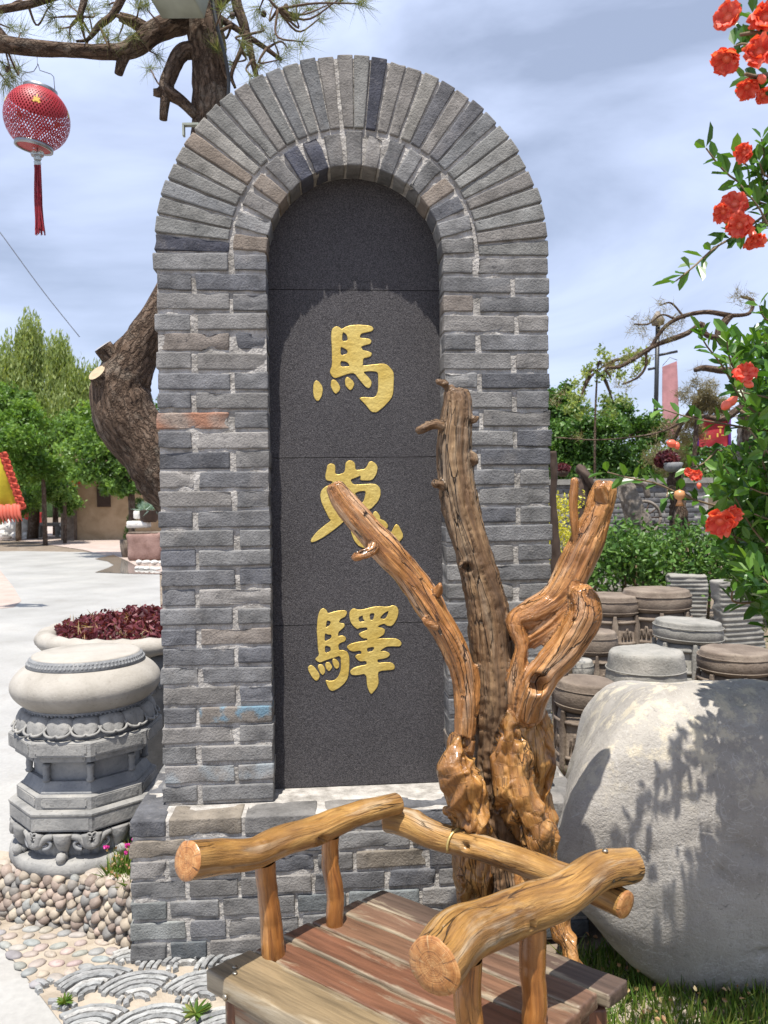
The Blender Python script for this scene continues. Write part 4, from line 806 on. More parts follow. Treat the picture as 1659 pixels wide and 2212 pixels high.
def organic(limbs, voxel):
    mb = MB()
    for kind, pts in limbs:
        m = max(6, int(len(pts)*5)); P = spline(np.array(pts), m); T = np.gradient(P[:, :3], axis=0); T /= np.linalg.norm(T, axis=1)[:, None]
        r0, r1 = P[0, 3], P[-1, 3]
        pre = np.array([[*(P[0, :3]-T[0]*r0*q), r0*w] for q, w in ((.32, .35), (.22, .75), (.1, .93))]); post = np.array([[*(P[-1, :3]+T[-1]*r1*q), r1*w] for q, w in ((.1, .93), (.22, .75), (.32, .35))])
        P = np.vstack([pre, P, post]); mb.tube(P[:, :3], P[:, 3], 14)
    me = mesh_of('tmp', np.concatenate(mb.v), mb.f); tmp = bpy.data.objects.new('tmp', me); COL.objects.link(tmp)
    md = tmp.modifiers.new('r', 'REMESH'); md.mode = 'VOXEL'; md.voxel_size = voxel; dg = bpy.context.evaluated_depsgraph_get()
    m2 = bpy.data.meshes.new_from_object(tmp.evaluated_get(dg)); bpy.data.objects.remove(tmp)
    V = np.zeros(len(m2.vertices)*3); m2.vertices.foreach_get('co', V); V = V.reshape(-1, 3); F = np.zeros(len(m2.loops), np.int32); m2.loops.foreach_get('vertex_index', F); F = F.reshape(-1, 4)
    A = []; D = []; RR = []; KD = []; L0 = []; FN = []; FB = []
    for kind, pts in limbs:
        P = spline(np.array(pts), max(5, len(pts)*3)); T, N, B = frames(P[:, :3]); sg = np.linalg.norm(np.diff(P[:, :3], axis=0), axis=1); l = np.concatenate([[0], np.cumsum(sg)])
        for i in range(len(P)-1): A.append(P[i, :3]); D.append(P[i+1, :3]-P[i, :3]); RR.append((P[i, 3]+P[i+1, 3])/2); KD.append(kind); L0.append(l[i]+len(A)*.0); FN.append(N[i]); FB.append(B[i])
    A, D, RR, KD, L0, FN, FB = map(np.array, (A, D, RR, KD, L0, FN, FB)); n = len(V); best = np.full(n, 1e9); idx = np.zeros(n, int); tb = np.zeros(n)
    for s in range(len(A)):
        t = np.clip(((V-A[s])@D[s])/(D[s]@D[s]), 0, 1); ds = np.linalg.norm(V-A[s]-t[:, None]*D[s], axis=1)-RR[s]; q = ds < best; best[q] = ds[q]; idx[q] = s; tb[q] = t[q]
    rel = V-A[idx]-tb[:, None]*D[idx]; g = np.column_stack([np.sum(rel*FN[idx], 1), np.sum(rel*FB[idx], 1), L0[idx]+tb*np.linalg.norm(D[idx], axis=1)])
    return V, F, g, KD[idx], idx
def vnormals(V, F):
    nf = np.cross(V[F[:, 2]]-V[F[:, 0]], V[F[:, 3]]-V[F[:, 1]]); vn = np.zeros_like(V)
    for k in range(F.shape[1]): np.add.at(vn, F[:, k], nf)
    return vn/(np.linalg.norm(vn, axis=1)[:, None]+1e-12)
V, F, g, kd, idx = organic(LB, .0042); vn = vnormals(V, F)
def lap(V, F, it):
    for _ in range(it):
        s = np.zeros_like(V); c = np.zeros(len(V))
        for k in range(4):
            a, b = F[:, k], F[:, (k+1) % 4]; np.add.at(s, a, V[b]); np.add.at(c, a, 1); np.add.at(s, b, V[a]); np.add.at(c, b, 1)
        V = V*.4+.6*s/c[:, None]
    return V
V = lap(V, F, 2); vn = vnormals(V, F)
fl0 = fbm(np.column_stack([g[:, :2]*34, g[:, 2:]*5])+2, 3, 11); fl1 = fbm(np.column_stack([g[:, :2]*110, g[:, 2:]*9])+2, 2, 12); b0 = fbm(V*17, 3, 13); b1 = fbm(V*44+3, 2, 14); rid2 = 1-np.abs(fbm(V@np.array([[1, 0, .5], [0, 1, .2], [-.5, 0, 1.]])*[19, 19, 6]+9, 2, 15))*3.0; bl0 = fbm(V*[13, 13, 10], 2, 33); rid = 1-np.abs(fbm(V*[24, 24, 13]+9, 2, 15))*2.6
dsp = np.where(kd == 0, .0095*fl0+.0038*fl1+.003*b1, np.where(kd == 1, .0080*fl0+.0020*fl1+.0045*b0, .024*bl0+.0018*b1+.012*rid2-.006))
low = np.clip((1.05-V[:, 2])/.3, 0, 1)*(kd == 0); dsp = dsp+low*(.006*b1+.004*fbm(V*80, 2, 16))
gr2 = np.exp(-(fbm(V*[13, 13, 5]+31, 3, 41)/.05)**2)+.3*np.exp(-(fbm(V*[26, 26, 11]+7, 2, 42)/.05)**2); gr1 = np.exp(-(fbm(np.column_stack([g[:, :2]*40, g[:, 2:]*4.5])+3, 3, 43)/.06)**2); gr0 = np.exp(-(fbm(np.column_stack([g[:, :2]*62, g[:, 2:]*5])+5, 3, 44)/.07)**2)
dsp = dsp-np.where(kd == 2, .014*gr2, np.where(kd == 1, .0042*gr1, .0048*gr0))
V2 = V+vn*dsp[:, None]
for (q, rr, dp) in ((px(1162, 1478, 1.915), .030, .055), (px(1238, 1340, 1.9), .010, .012), (px(1010, 1228, 2.0), .018, .02), (px(940, 1052, 2.015), .008, .012), (px(1190, 1360, 1.95), .009, .012), (px(1318, 1105, 1.96), .012, .01), (px(748, 1083, 1.93), .006, .01)):
    ds = np.linalg.norm(V2-q, axis=1); w = np.clip(1-ds/rr, 0, 1); V2 = V2+np.array([.0, 1, 0])*(np.minimum(w*2.2, 1)**1.3*dp)[:, None]+vn*(np.exp(-((ds-rr*1.2)/(rr*.35))**2)*rr*.16)[:, None]
tb_ = np.array([*at(1090, 2290, 2.08)[:2], 0]); me = mesh_of('driftwood_trunk', V2-tb_, F, True, {'g': g+idx[:, None]*0.0})
for k in ('trunk', 'limb', 'burl'): me.materials.append(MT[k])
me.polygons.foreach_set('material_index', kd[F[:, 0]].astype(np.int32))
o = link(bpy.data.objects.new('driftwood_trunk', me)); o.location = tb_; tag(o, 'lacquered orange-brown driftwood trunk with forked limbs rising behind the bench', 'tree trunk'); print('drift', len(V2))
# ------------------------------------------------------------------ boulder
BC = np.array([1.25, 2.75, .40])
bm = bmesh.new(); bmesh.ops.create_icosphere(bm, subdivisions=6, radius=1); v = np.array([q.co[:] for q in bm.verts]); f = np.array([[q.index for q in p.verts] for p in bm.faces]); bm.free()
acc = 0
for nx_, ny_, nz_, d_ in ((.03, -.99, .05, .56), (-.93, .30, .12, .60), (-.64, .22, .73, .565), (-.86, .25, .50, .615), (.02, .24, .97, .395), (.28, .15, .95, .42), (1, 0, 0, .95), (0, 1, .1, .60), (0, 0, -1, .44), (-.72, .10, -.66, .56), (0, -.95, -.3, .59), (.08, -.66, .75, .625)):
    acc = acc+np.clip((v@np.array([nx_, ny_, nz_]))/d_, 0, None)**15
P = v*(acc**(-1/15))[:, None]
nn = v; P += nn*(.030*fbm(P*2.6+4, 3, 21)+.012*fbm(P*7, 3, 22)+.005*fbm(P*22, 3, 23))[:, None]
cr_ = fbm(P*[2.2, 2.2, 3.2]+8, 3, 24); w = np.exp(-((cr_-.12)/.012)**2); P -= nn*(w*.018)[:, None]
gx = np.clip((P[:, 0]-.05)/.3, 0, 1)*np.exp(-((P[:, 2]-.20+.25*(P[:, 0]-.2))/.03)**2); P -= nn*(gx*.03)[:, None]
o = mobj('boulder', P, f, MT['boulder'], None, True); o.location = BC; tag(o, 'large smooth grey boulder with pale lichen on top, beside the brick plinth', 'boulder')
# ------------------------------------------------------------------ stone stools
def stool(x, ytop, ybase, wpx, label, mat='brown', drum_frac=.36, tilt=0, posts=7, base=True, rot=0., seed=0):
    b = atz(x, ybase, 0); Y = b[1]; r_ = wpx/2*Y/FPX; top = at(x, ytop, Y)[2]; H = top; dh = H*drum_frac if base else H
    t = empty('stone_stool', (b[0], Y, 0), rot); tag(t, label, 'stool', 'carved stone stools behind the boulder')
    bh = H-dh
    n = 48; pr = [(.84*r_, 0), (.90*r_, dh*.06)]+[(r_*(.93+.07*math.sin(math.pi*q)), dh*(.08+.78*q)) for q in np.linspace(0, 1, 10)]+[(.925*r_, dh*.90), (.915*r_, dh*.955), (.88*r_, dh*.99), (.82*r_, dh), (.5*r_, dh*1.004), (.02*r_, dh*1.005)]
    v, f = lathe(pr, n); nr = v*[1, 1, 0]; v = v*(1+.03*fbm(v*11+seed, 3, seed)[:, None]); v[:, 2] = v[:, 2]+tilt*v[:, 0]+.004*fbm(v*14, 2, seed); v[:, 2] += bh
    dr = mobj('drum', v, f, MT[mat], t)
    for zf in (.20, .74):
        a = np.arange(61)*2*math.pi/60; P = np.stack([r_*.985*np.cos(a), r_*.985*np.sin(a), bh+dh*zf+tilt*r_*np.cos(a)], -1); v, f, _ = tube_data(P, r_*.016, 6); mobj('drum_moulding', v, f, MT[mat], dr)
    if base:
        v, f = lathe([(.98*r_, 0), (1.02*r_, .02), (1.02*r_, bh*.14), (.93*r_, bh*.17), (.93*r_, bh*.80), (.86*r_, bh), (.1*r_, bh)], n); v = v*(1+.012*fbm(v*9+seed, 3, seed+1)[:, None]); bs_ = mobj('stool_base', v, f, MT[mat], t)
        for k in range(posts):
            a = k*2*math.pi/posts-R(100); c, s = math.cos(a), math.sin(a); w = r_*.10
            P, F = rbox(w*2, w*2, bh*.98, (4, 4, 8), w*.3, .002, seed+k, .004); P[:, 2] += bh*.55; tp_ = P[:, 2] > bh*.98; P[tp_, :2] *= .55
            P = np.column_stack([P[:, 0]*-s+(P[:, 1]+.95*r_)*c, P[:, 0]*c+(P[:, 1]+.95*r_)*s, P[:, 2]]); mobj('post', P, F, MT[mat], bs_)
            a0, a1 = a+.1, a+2*math.pi/posts-.1; aa = np.linspace(a0, a1, 9)
            for zf in (.86, .28):
                v, f, _ = tube_data(np.stack([.955*r_*np.cos(aa), .955*r_*np.sin(aa), np.full(9, bh*zf)], -1), r_*.055, 8); mobj('rail', v, f, MT[mat], bs_)
            am = (a0+a1)/2
            for q in range(3):
                a2 = am+(q-1)*.14; ph = np.linspace(0, math.pi, 8); P = np.stack([(.94*r_)*np.cos(a2+.05*np.cos(ph)), (.94*r_)*np.sin(a2+.05*np.cos(ph)), bh*(.40+.30*np.sin(ph)*(1 if q == 1 else .7))], -1); v, f, _ = tube_data(P, r_*.03, 6); mobj('carving', v, f, MT[mat], bs_)
    return t
stool(1418, 1272, 1400, 146, 'tall brown carved stone stool rising between two others before the hedge', seed=1)
stool(1322, 1284, 1402, 124, 'brown stone stool half hidden behind the driftwood, next to the tall one', seed=2)
stool(1487, 1340, 1462, 146, 'buff-topped carved stone stool in front of the rippled stone slab', 'greyst', seed=3, tilt=-.05)
stool(1590, 1402, 1540, 158, 'wide brown stone stool behind the boulder under the pomegranate leaves', seed=4)
stool(1396, 1404, 1550, 170, 'smooth grey-green stone drum stool without carved posts, just behind the boulder', 'greyst', base=False, seed=5)
stool(1286, 1362, 1500, 96, 'small brown stone stool beside the driftwood stump', seed=6)
stool(1245, 1424, 1540, 76, 'small grey stone drum peeping past the driftwood trunk', 'greyst', seed=7)
stool(1268, 1468, 1660, 138, 'carved stone stool with lattice sides between the brick wall and the boulder', seed=8, drum_frac=.33, tilt=-.06)
stool(1200, 1392, 1490, 90, 'grey stone stool mostly hidden behind the driftwood fork', 'greyst', seed=9)
# rough slabs
def slab(x, y0, y1, wpx, Yb, label, seed, rot=.2, lean=.06, ridged=True):
    b = atz(x, y1, 0); Y = b[1]; w = wpx*Y/FPX; H = at(x, y0, Y)[2]
    P, F = rbox(w, w*.35, H, (10, 6, 60 if ridged else 20), .02, .02, seed, .03, 6.)
    if ridged: P[:, 1] += .005*np.sign(np.sin(P[:, 2]*2*math.pi/.045))*(P[:, 1] < 0); 
    P[:, 0] += P[:, 2]*lean; P[:, 2] += H/2
    o = mobj('stone_slab', P, F, MT['greyst'], None, True); o.location = (b[0], Y, 0); o.rotation_euler = (0, 0, rot); tag(o, label, 'stone slab'); return o
slab(1595, 1252, 1412, 104, 0, 'upright stone slab cut with level ripple grooves, leaning under the pomegranate', 31, .25, -.10)
slab(1482, 1240, 1372, 84, 0, 'upright hatched stone slab behind the tall brown stool', 32, -.1, .05)
slab(1340, 1262, 1330, 70, 0, 'low rough broken stone at the foot of the hedge', 33, .1, 0, False)
# grass by the bench and boulder
def tuft(name, label, region, n, hgt, mat='grass', flowers=None, z=0):
    P = []
    while len(P) < n:
        p = np.array([random.uniform(region[:, 0].min(), region[:, 0].max()), random.uniform(region[:, 1].min(), region[:, 1].max())])
        if inside(p, region): P.append((*p, z))
    P = np.array(P); d = rng.normal(size=(n, 3))*.45+[0, 0, 1.]; sz = hgt*rng.uniform(.5, 1.2, n)
    o = leaves(name, P, sz, mat, None, aspect=.10, shape=3, dirs=d); tag(o, label, 'grass', kind='stuff')
    if flowers:
        k = int(n*flowers[1]); q = rng.choice(n, k); dn = d[q]/np.linalg.norm(d[q], axis=1)[:, None]; C = P[q]+dn*sz[q][:, None]
        fo = leaves('seed_head', C, hgt*.22, flowers[0], o, aspect=.7); fo['kind'] = 'stuff'
    return o
tuft('grass', 'short sunny grass with dry seed heads between bench and boulder', np.array([(.30, 1.55), (.80, 1.45), (1.5, 1.6), (1.5, 2.35), (.9, 2.45), (.55, 2.5), (.45, 2.1)]), 9000, .075, 'grass', ('dryflower', .05))
tuft('grass', 'grassy earth around the stone stools', np.array([(.7, 3.3), (4.5, 3.3), (6, 9), (1.2, 9)]), 6000, .10, 'grass')
bed = np.array([(-.98, 2.66), (-.79, 2.56), (-.78, 2.95), (-.86, 3.0), (-.93, 2.85)]); P = []
while len(P) < 1500:
    p = np.array([random.uniform(-1, -.75), random.uniform(2.55, 3.0)])
    if inside(p, bed): P.append((*p, .17))
P = np.array(P); d = rng.normal(size=(1500, 3))*.5+[0, 0, 1.]; sz = .085*rng.uniform(.4, 1.2, 1500)
o = leaves('moss_rose_bed', P, sz, 'grass', None, aspect=.12, shape=3, dirs=d); tag(o, 'green moss rose patch with magenta flowers between pedestal and plinth', 'plant', kind='stuff')
q = rng.choice(1500, 220); C = P[q]+d[q]/np.linalg.norm(d[q], axis=1)[:, None]*sz[q][:, None]; fo = leaves('bud', C, .014, 'dryflower', o, aspect=.7); fo['kind'] = 'stuff'
for xx, yy in ((425, 3385), (510, 3378), (503, 3410), (535, 3365)):
    c = at(xx/1.8517+ (0), (3072+ (yy-3072))/1.8517, 2.66); v, f, a = leaf_mesh(np.repeat([c], 7, 0)+rng.normal(size=(7, 3))*.003, .014, aspect=.8); mobj('blossom', v, f, MT['magenta'], o, False, a)
sheet('bed_soil', bed, .172, MT['earth'])
# two weeds among the tiles
for (x, y, n_, s_) in ((423, 2190, 16, .055), (140, 2165, 40, .03)):
    c = atz(x, y, .02); d = rng.normal(size=(n_, 3))*[1, 1, .3]+[0, 0, .5]; d /= np.linalg.norm(d, axis=1)[:, None]
    o = leaves('weed', np.repeat([[0, 0, 0.]], n_, 0)+d*s_*.4, s_, 'grass', None, aspect=.25, dirs=d); o.location = c; tag(o, 'spiky green weed growing among the grey roof tiles' if n_ < 20 else 'tiny clump of weeds at the edge of the tile paving', 'plant')
# ------------------------------------------------------------------ pine over the lantern
PYD = 4.45
pb = np.array([at(440, 1300, PYD)[0], PYD+.1, 0.]); pine = empty('pine_tree', pb); tag(pine, 'old leaning pine with pruned stubs behind the brick monument', 'tree')
def pl_(pts): return [at(x, y, PYD+dy) for x, y, dy, r in pts], [r*PYD/FPX for *_, r in pts]
def plimb(name, pts, m=30, n=16, rough=.07, mat='bark'):
    P, r_ = pl_(pts); return limb(name, np.array(P)-pb, r_, mat, pine, n, m, rough)
def endcap(pt, nrm, r_, parent):
    nrm = np.asarray(nrm, float)/np.linalg.norm(nrm); a = np.arange(20)*2*math.pi/20; u = np.cross(nrm, [0.1, .2, 1]); u /= np.linalg.norm(u); w = np.cross(nrm, u)
    V = [pt-pb+nrm*.004+(u*math.cos(q)+w*math.sin(q))*r_*s for s in (1, .5) for q in a]+[pt-pb+nrm*.005]; G = [(math.cos(q)*r_*s, math.sin(q)*r_*s, 0) for s in (1, .5) for q in a]+[(0, 0, 0)]
    F = [[j, (j+1) % 20, 20+(j+1) % 20, 20+j] for j in range(20)]+[[20+j, 20+(j+1) % 20, 40] for j in range(20)]; mobj('cut_end', V, F, MT['dead_end'], parent, True, {'g': np.array(G)})
MT['dead_end'] = simple('sawn_wood', (.40, .31, .20), .85, .3, 30.)
tk = plimb('trunk', [(560, 1330, .1, 62), (470, 1180, .05, 60), (390, 1075, .02, 58), (330, 990, 0, 60), (275, 905, 0, 66), (262, 835, 0, 60), (292, 768, 0, 46), (335, 700, .02, 38), (390, 600, .05, 36), (430, 480, .05, 36), (450, 330, .03, 38), (455, 200, 0, 37), (447, 90, 0, 38), (440, 20, 0, 36), (436, -90, 0, 34)], 90, 26, .09)
s1 = plimb('branch_stub', [(262, 810, -.02, 28), (242, 775, -.05, 22), (222, 748, -.08, 20)], 10); endcap(at(222, 748, PYD-.08), at(222, 748, PYD-.08)-at(242, 775, PYD-.05), 19*PYD/FPX, s1)
s2 = plimb('branch_stub', [(250, 850, -.03, 30), (225, 822, -.10, 24), (210, 806, -.14, 21)], 10); endcap(at(210, 806, PYD-.14), at(210, 806, PYD-.14)-at(225, 822, PYD-.1), 20*PYD/FPX, s2)
plimb('branch', [(440, 25, 0, 30), (395, 45, -.02, 26), (340, 66, -.05, 23), (295, 98, -.08, 21), (255, 113, -.1, 16), (167, 110, -.15, 14), (67, 103, -.2, 15), (0, 95, -.22, 17), (-90, 88, -.25, 18)], 60)
plimb('branch', [(20, 100, -.22, 12), (5, 75, -.22, 8), (-10, 55, -.22, 6)], 8); plimb('branch_stub', [(272, 112, -.09, 14), (262, 135, -.09, 11), (256, 160, -.09, 9)], 8); plimb('branch_stub', [(325, 70, -.06, 14), (290, 48, -.08, 13), (258, 36, -.1, 9)], 10)
plimb('branch', [(425, 108, -.02, 18), (393, 113, -.05, 17), (372, 150, -.08, 16), (360, 192, -.1, 15), (392, 218, -.08, 12), (425, 250, -.04, 11)], 30); plimb('branch_stub', [(360, 192, -.1, 13), (345, 200, -.11, 10), (331, 199, -.12, 7)], 8); plimb('branch_stub', [(360, 190, -.1, 12), (355, 225, -.1, 10), (353, 258, -.1, 9)], 8)
plimb('branch', [(455, 20, 0, 14), (500, -15, 0, 12), (515, 20, 0, 11), (533, 75, 0, 9), (545, 130, 0, 7), (556, 170, 0, 5)], 24); plimb('branch', [(460, 30, 0, 8), (500, 55, 0, 7), (530, 75, 0, 6), (575, 105, 0, 5), (608, 130, 0, 4)], 20); plimb('branch', [(530, 80, 0, 6), (520, 110, 0, 5), (500, 160, 0, 4), (508, 190, 0, 3)], 14)
plimb('branch', [(-60, 30, -.1, 8), (60, 10, -.1, 8), (175, -20, -.1, 8), (172, 35, -.12, 6), (168, 42, -.12, 5)], 20); plimb('branch', [(270, -20, -.1, 10), (245, 30, -.1, 8), (215, 55, -.1, 7), (190, 85, -.1, 4), (165, 89, -.1, 2.5)], 20)
tufts = [(40, 150), (12, 175), (45, 70), (20, 60), (5, 20), (105, 15), (130, 62), (150, 10), (115, 38), (205, 30), (232, 78), (255, 82), (150, 75), (215, 95), (175, 60), (190, 20), (325, 150), (338, 118), (360, 40), (300, 15), (285, 75), (318, 20), (405, 60), (480, 60), (500, 30), (470, 110), (560, 20), (590, 8), (640, 40), (665, 22), (710, 10), (540, 110), (590, 85), (565, 60), (622, 105), (650, 90), (560, 140), (500, 135), (545, 165), (612, 35), (730, 0), (775, 8), (25, 160), (600, 130), (520, 90), (640, 10), (480, 20), (690, 40), (8, 140), (235, 10)]
nodes = np.array([(167, 110), (100, 105), (60, 10), (172, 35), (215, 55), (245, 30), (190, 85), (372, 150), (360, 190), (533, 75), (545, 130), (500, 55), (575, 105), (520, 110), (600, 20), (330, 70), (10, 95)])
for i, (x, y) in enumerate(tufts):
    Y = PYD+random.uniform(-.3, .35); c = at(x, y, Y); nd_ = nodes[np.argmin(np.hypot(nodes[:, 0]-x, nodes[:, 1]-y+10))]; s0 = at(*nd_, PYD-.1)
    mid = (s0+c)/2+rng.normal(size=3)*.04-[0, 0, .04]; v, f, _ = tube_data(spline([s0, mid, c], 10), np.linspace(.008, .0035, 10), 6); tw = mobj('twig', v-pb, f, MT['bark'], pine)
    nb = 80; d = rng.normal(size=(nb, 3))*.75+(c-mid)/np.linalg.norm(c-mid)*.9; sz = rng.uniform(.09, .16, nb); vv, ff, aa = leaf_mesh(np.repeat([c], nb, 0)+rng.normal(size=(nb, 3))*.012, sz, aspect=.020, shape=3, dirs=d); mobj('needle_tuft', vv-pb, ff, MT['needle'], tw, False, aa)
for (x, y) in ((502, 54*.62), (570, 30), (17, 150), (618, 15), (497, 52)):
    v, f = lathe([(.002, -.02), (.014, -.012), (.017, 0), (.011, .014), (.002, .02)], 10, at(x, y, PYD-.02)-pb); mobj('pine_cone', v, f, MT['darkw'], pine)
P, r_ = pl_([(452, -30, -.17, 4), (470, 60, -.17, 4), (486, 120, -.17, 4), (494, 180, -.15, 4), (488, 260, -.15, 4)]); v, f, _ = tube_data(spline(P, 24), r_[0], 8); o = mobj('power_cable', v, f, MT['black']); tag(o, 'thick black cable running down the pine trunk', 'cable')
# box lamp strapped to the trunk
P, F = rbox(.26, .14, .20, (5, 4, 5), .008, 0, 1); o = mobj('lamp_housing', P, F, MT['box'], None, True); o.location = at(392, -16, 4.22); o.rotation_euler = (R(-12), R(9), R(-14)); tag(o, 'grey-green enamel box fixed high on the pine trunk', 'lamp box')
mb = MB(); mb.box(-.045, .045, -.03, 0, 0, .012).box(-.045, -.035, -.03, 0, -.055, .001); o = mb.build('bracket', MT['box']); o.location = at(414, 275, 4.30); tag(o, 'small metal bracket on the pine trunk above the brick arch', 'bracket')
# ------------------------------------------------------------------ lantern
lc = at(80, 257, 4.28); lan = empty('red_lantern', lc); tag(lan, 'round red openwork lantern with dark red tassel hanging from the pine branch', 'lantern'); lan.rotation_euler = (R(3), R(9), 0)
LR = .170; nu, nvv = 60, 26; th0, th1 = R(28), R(150)
def sph(u, t, r_=LR): return np.array([r_*math.sin(t)*math.cos(u), r_*math.sin(t)*math.sin(u), r_*1.0*math.cos(t)])
mb = MB()
def cell(cu, ctt, du, dt, ins):
    co = [(cu-du, ctt), (cu, ctt+dt), (cu+du, ctt), (cu, ctt-dt)]
    V = [sph(a, min(max(b, th0), th1)) for a, b in co]+[sph(cu+(a-cu)*ins, min(max(ctt+(b-ctt)*ins, th0), th1)) for a, b in co]
    if ins < .05: mb.add(V[:4], [[0, 1, 2, 3]])
    else: mb.add(V, [[i, (i+1) % 4, 4+(i+1) % 4, 4+i] for i in range(4)])
dt = (th1-th0)/nvv; du = math.pi/nu*2
for i in range(nvv+1):
    for j in range(nu//1):
        u_ = (j+.5*(i % 2))*2*math.pi/nu; t_ = th0+i*dt; cell(u_, t_, math.pi/nu, dt, .60 if i > 5 else .36)
go = mb.build('lantern_globe', MT['lantern'], lan)
v, f = lathe([(LR*.98*math.sin(t), LR*.98*math.cos(t)) for t in np.linspace(th0, R(64), 8)], 48); f = f[:-2]; mobj('upper_shell', v, f, MT['lantern'], lan)
for (z, r_, nm) in ((LR*math.cos(th0), LR*math.sin(th0)*1.03, 'top_rim'), (LR*math.cos(th1), LR*math.sin(th1)*1.10, 'bottom_rim')):
    v, f = lathe([(r_, -.014), (r_+.006, -.012), (r_+.006, .012), (r_, .014), (r_-.006, .012), (r_-.006, -.012)], 48, (0, 0, z)); f = f[:-2]+[[5*48+j, 5*48+(j+1) % 48, (j+1) % 48, j] for j in range(48)]; mobj(nm, v, f, MT['metal'], lan)
v, f = lathe([(LR*math.sin(th1)*1.06, LR*math.cos(th1)-.006), (.004, LR*math.cos(th1)-.010)], 40); f = f[:-2]; mobj('bottom_disc', v, f, MT['lantern'], lan)
for k in range(5):
    a = R(-90)+R(22)+k*R(72); pc = []
    for (uu, tt, w, hh) in ((0, 0, .10, .016), (0, .11, .12, .016), (0, -.08, .016, .07), (.07, .06, .016, .09), (-.07, .06, .016, .09), (0, .055, .05, .05)):
        mb2 = [(uu-w, tt-hh), (uu+w, tt-hh), (uu+w, tt+hh), (uu-w, tt+hh)]; pc.append([sph(a+x_, R(72)+y_, LR*1.012) for x_, y_ in mb2])
    m3 = MB(); [m3.add(q, [[0, 1, 2, 3]]) for q in pc]; m3.build('gold_character', MT['goldfoil'], lan)
inv = lan.matrix_basis.inverted() if False else (Matrix.Translation(Vector(lc)) @ lan.rotation_euler.to_matrix().to_4x4()).inverted()
def lw(x, y, dY=0): return np.array((inv @ Vector(at(x, y, 4.28+dY))))
v, f, _ = tube_data([lw(45, 196), lw(46, 166), lw(52, 158), lw(73, 154), lw(80, 143), (lw(82, 138)), lw(86, 152), lw(110, 160), lw(116, 166), lw(119, 202)], .0022, 6); mobj('bail_wire', v, f, MT['metal'], lan)
v, f, _ = tube_data([lw(81, 142), lw(80, 120), lw(78, 96)], .0015, 6); mobj('hanging_wire', v, f, MT['metal'], lan)
v, f, _ = tube_data([lw(80, 312), lw(81, 335)], .003, 6); mobj('tassel_cord', v, f, MT['darkw'], lan)
for (x, y, r_) in ((74, 333, 8), (88, 333, 8), (81, 341, 9), (81, 352, 8)):
    v, f = lathe([(.001, -1), (.7, -.7), (1, 0), (.7, .7), (.001, 1)], 12); mobj('bead', v*(r_*4.28/FPX)+lw(x, y), f, MT['clear'], lan)
m4 = MB()
for k in range(70):
    x0 = 81+random.uniform(-7, 7); x1 = 87+random.uniform(-11, 11); y1 = 500+random.uniform(-10, 9); dy0, dy1 = random.uniform(-.02, .02), random.uniform(-.03, .03)
    m4.tube(spline([lw(x0, 356, dy0), lw((x0+x1)/2+random.uniform(-4, 2), 430, (dy0+dy1)/2), lw(x1, y1, dy1)], 7), .0024, 4)
m4.build('tassel', MT['tassel'], lan)['kind'] = 'stuff'
v, f, _ = tube_data(spline([at(-60, 425, 24), at(0, 502, 24), at(90, 625, 24.5), at(172, 728, 25)], 20), .014, 6); o = mobj('overhead_cable', v, f, MT['cable']); tag(o, 'thin overhead cable sloping down towards the willow trees', 'cable')
# ------------------------------------------------------------------ pomegranate
pt0 = np.array([1.95, 2.35, 0.]); pom = empty('pomegranate_tree', pt0); tag(pom, 'pomegranate tree with glossy leaves and coral red flowers over the boulder', 'tree')
def ptw(name, P, r0, r1, n=12): 
    v, f, g = tube_data(spline(P, n), np.linspace(r0, r1, n), 7); return mobj(name, v-pt0, f, MT['stem'], pom)
limb('trunk', np.array([(0, 0, -.02), (.02, .02, .4), (-.05, 0, .8), (-.10, -.05, 1.2)]), [.06, .05, .045, .035], 'stem', pom, 12, 20)
LC, LD, LN, LS, LVV = [], [], [], [], []
def leafy(P, n, size, stem=True, r0=.003, tip=True):
    Q = spline(P, 3*n); Q = Q[np.linspace(0, len(Q)-1, n).astype(int)]; T = np.gradient(Q, axis=0); T /= np.linalg.norm(T, axis=1)[:, None]+1e-9
    if stem: ptw('twig', P, r0, .0015)
    for i in range(n):
        a = random.uniform(0, 6.28); s = np.cross(T[i], [math.cos(a), math.sin(a), .4]); s /= np.linalg.norm(s)+1e-9
        for sg in (1, -1):
            d = T[i]*.75+s*sg*.8+rng.normal(size=3)*.22+[0, 0, .1]; d /= np.linalg.norm(d); z = size*random.uniform(.7, 1.15); LC.append(Q[i]+d*z*.55); LD.append(d); LN.append(np.array([0, -.35, .9])+rng.normal(size=3)*.45); LS.append(z)
            LVV.append(min(1, max(0, random.gauss(.35+.4*(i/n)**2, .2))))
def A_(x, y, Y): return at(x, y, Y)
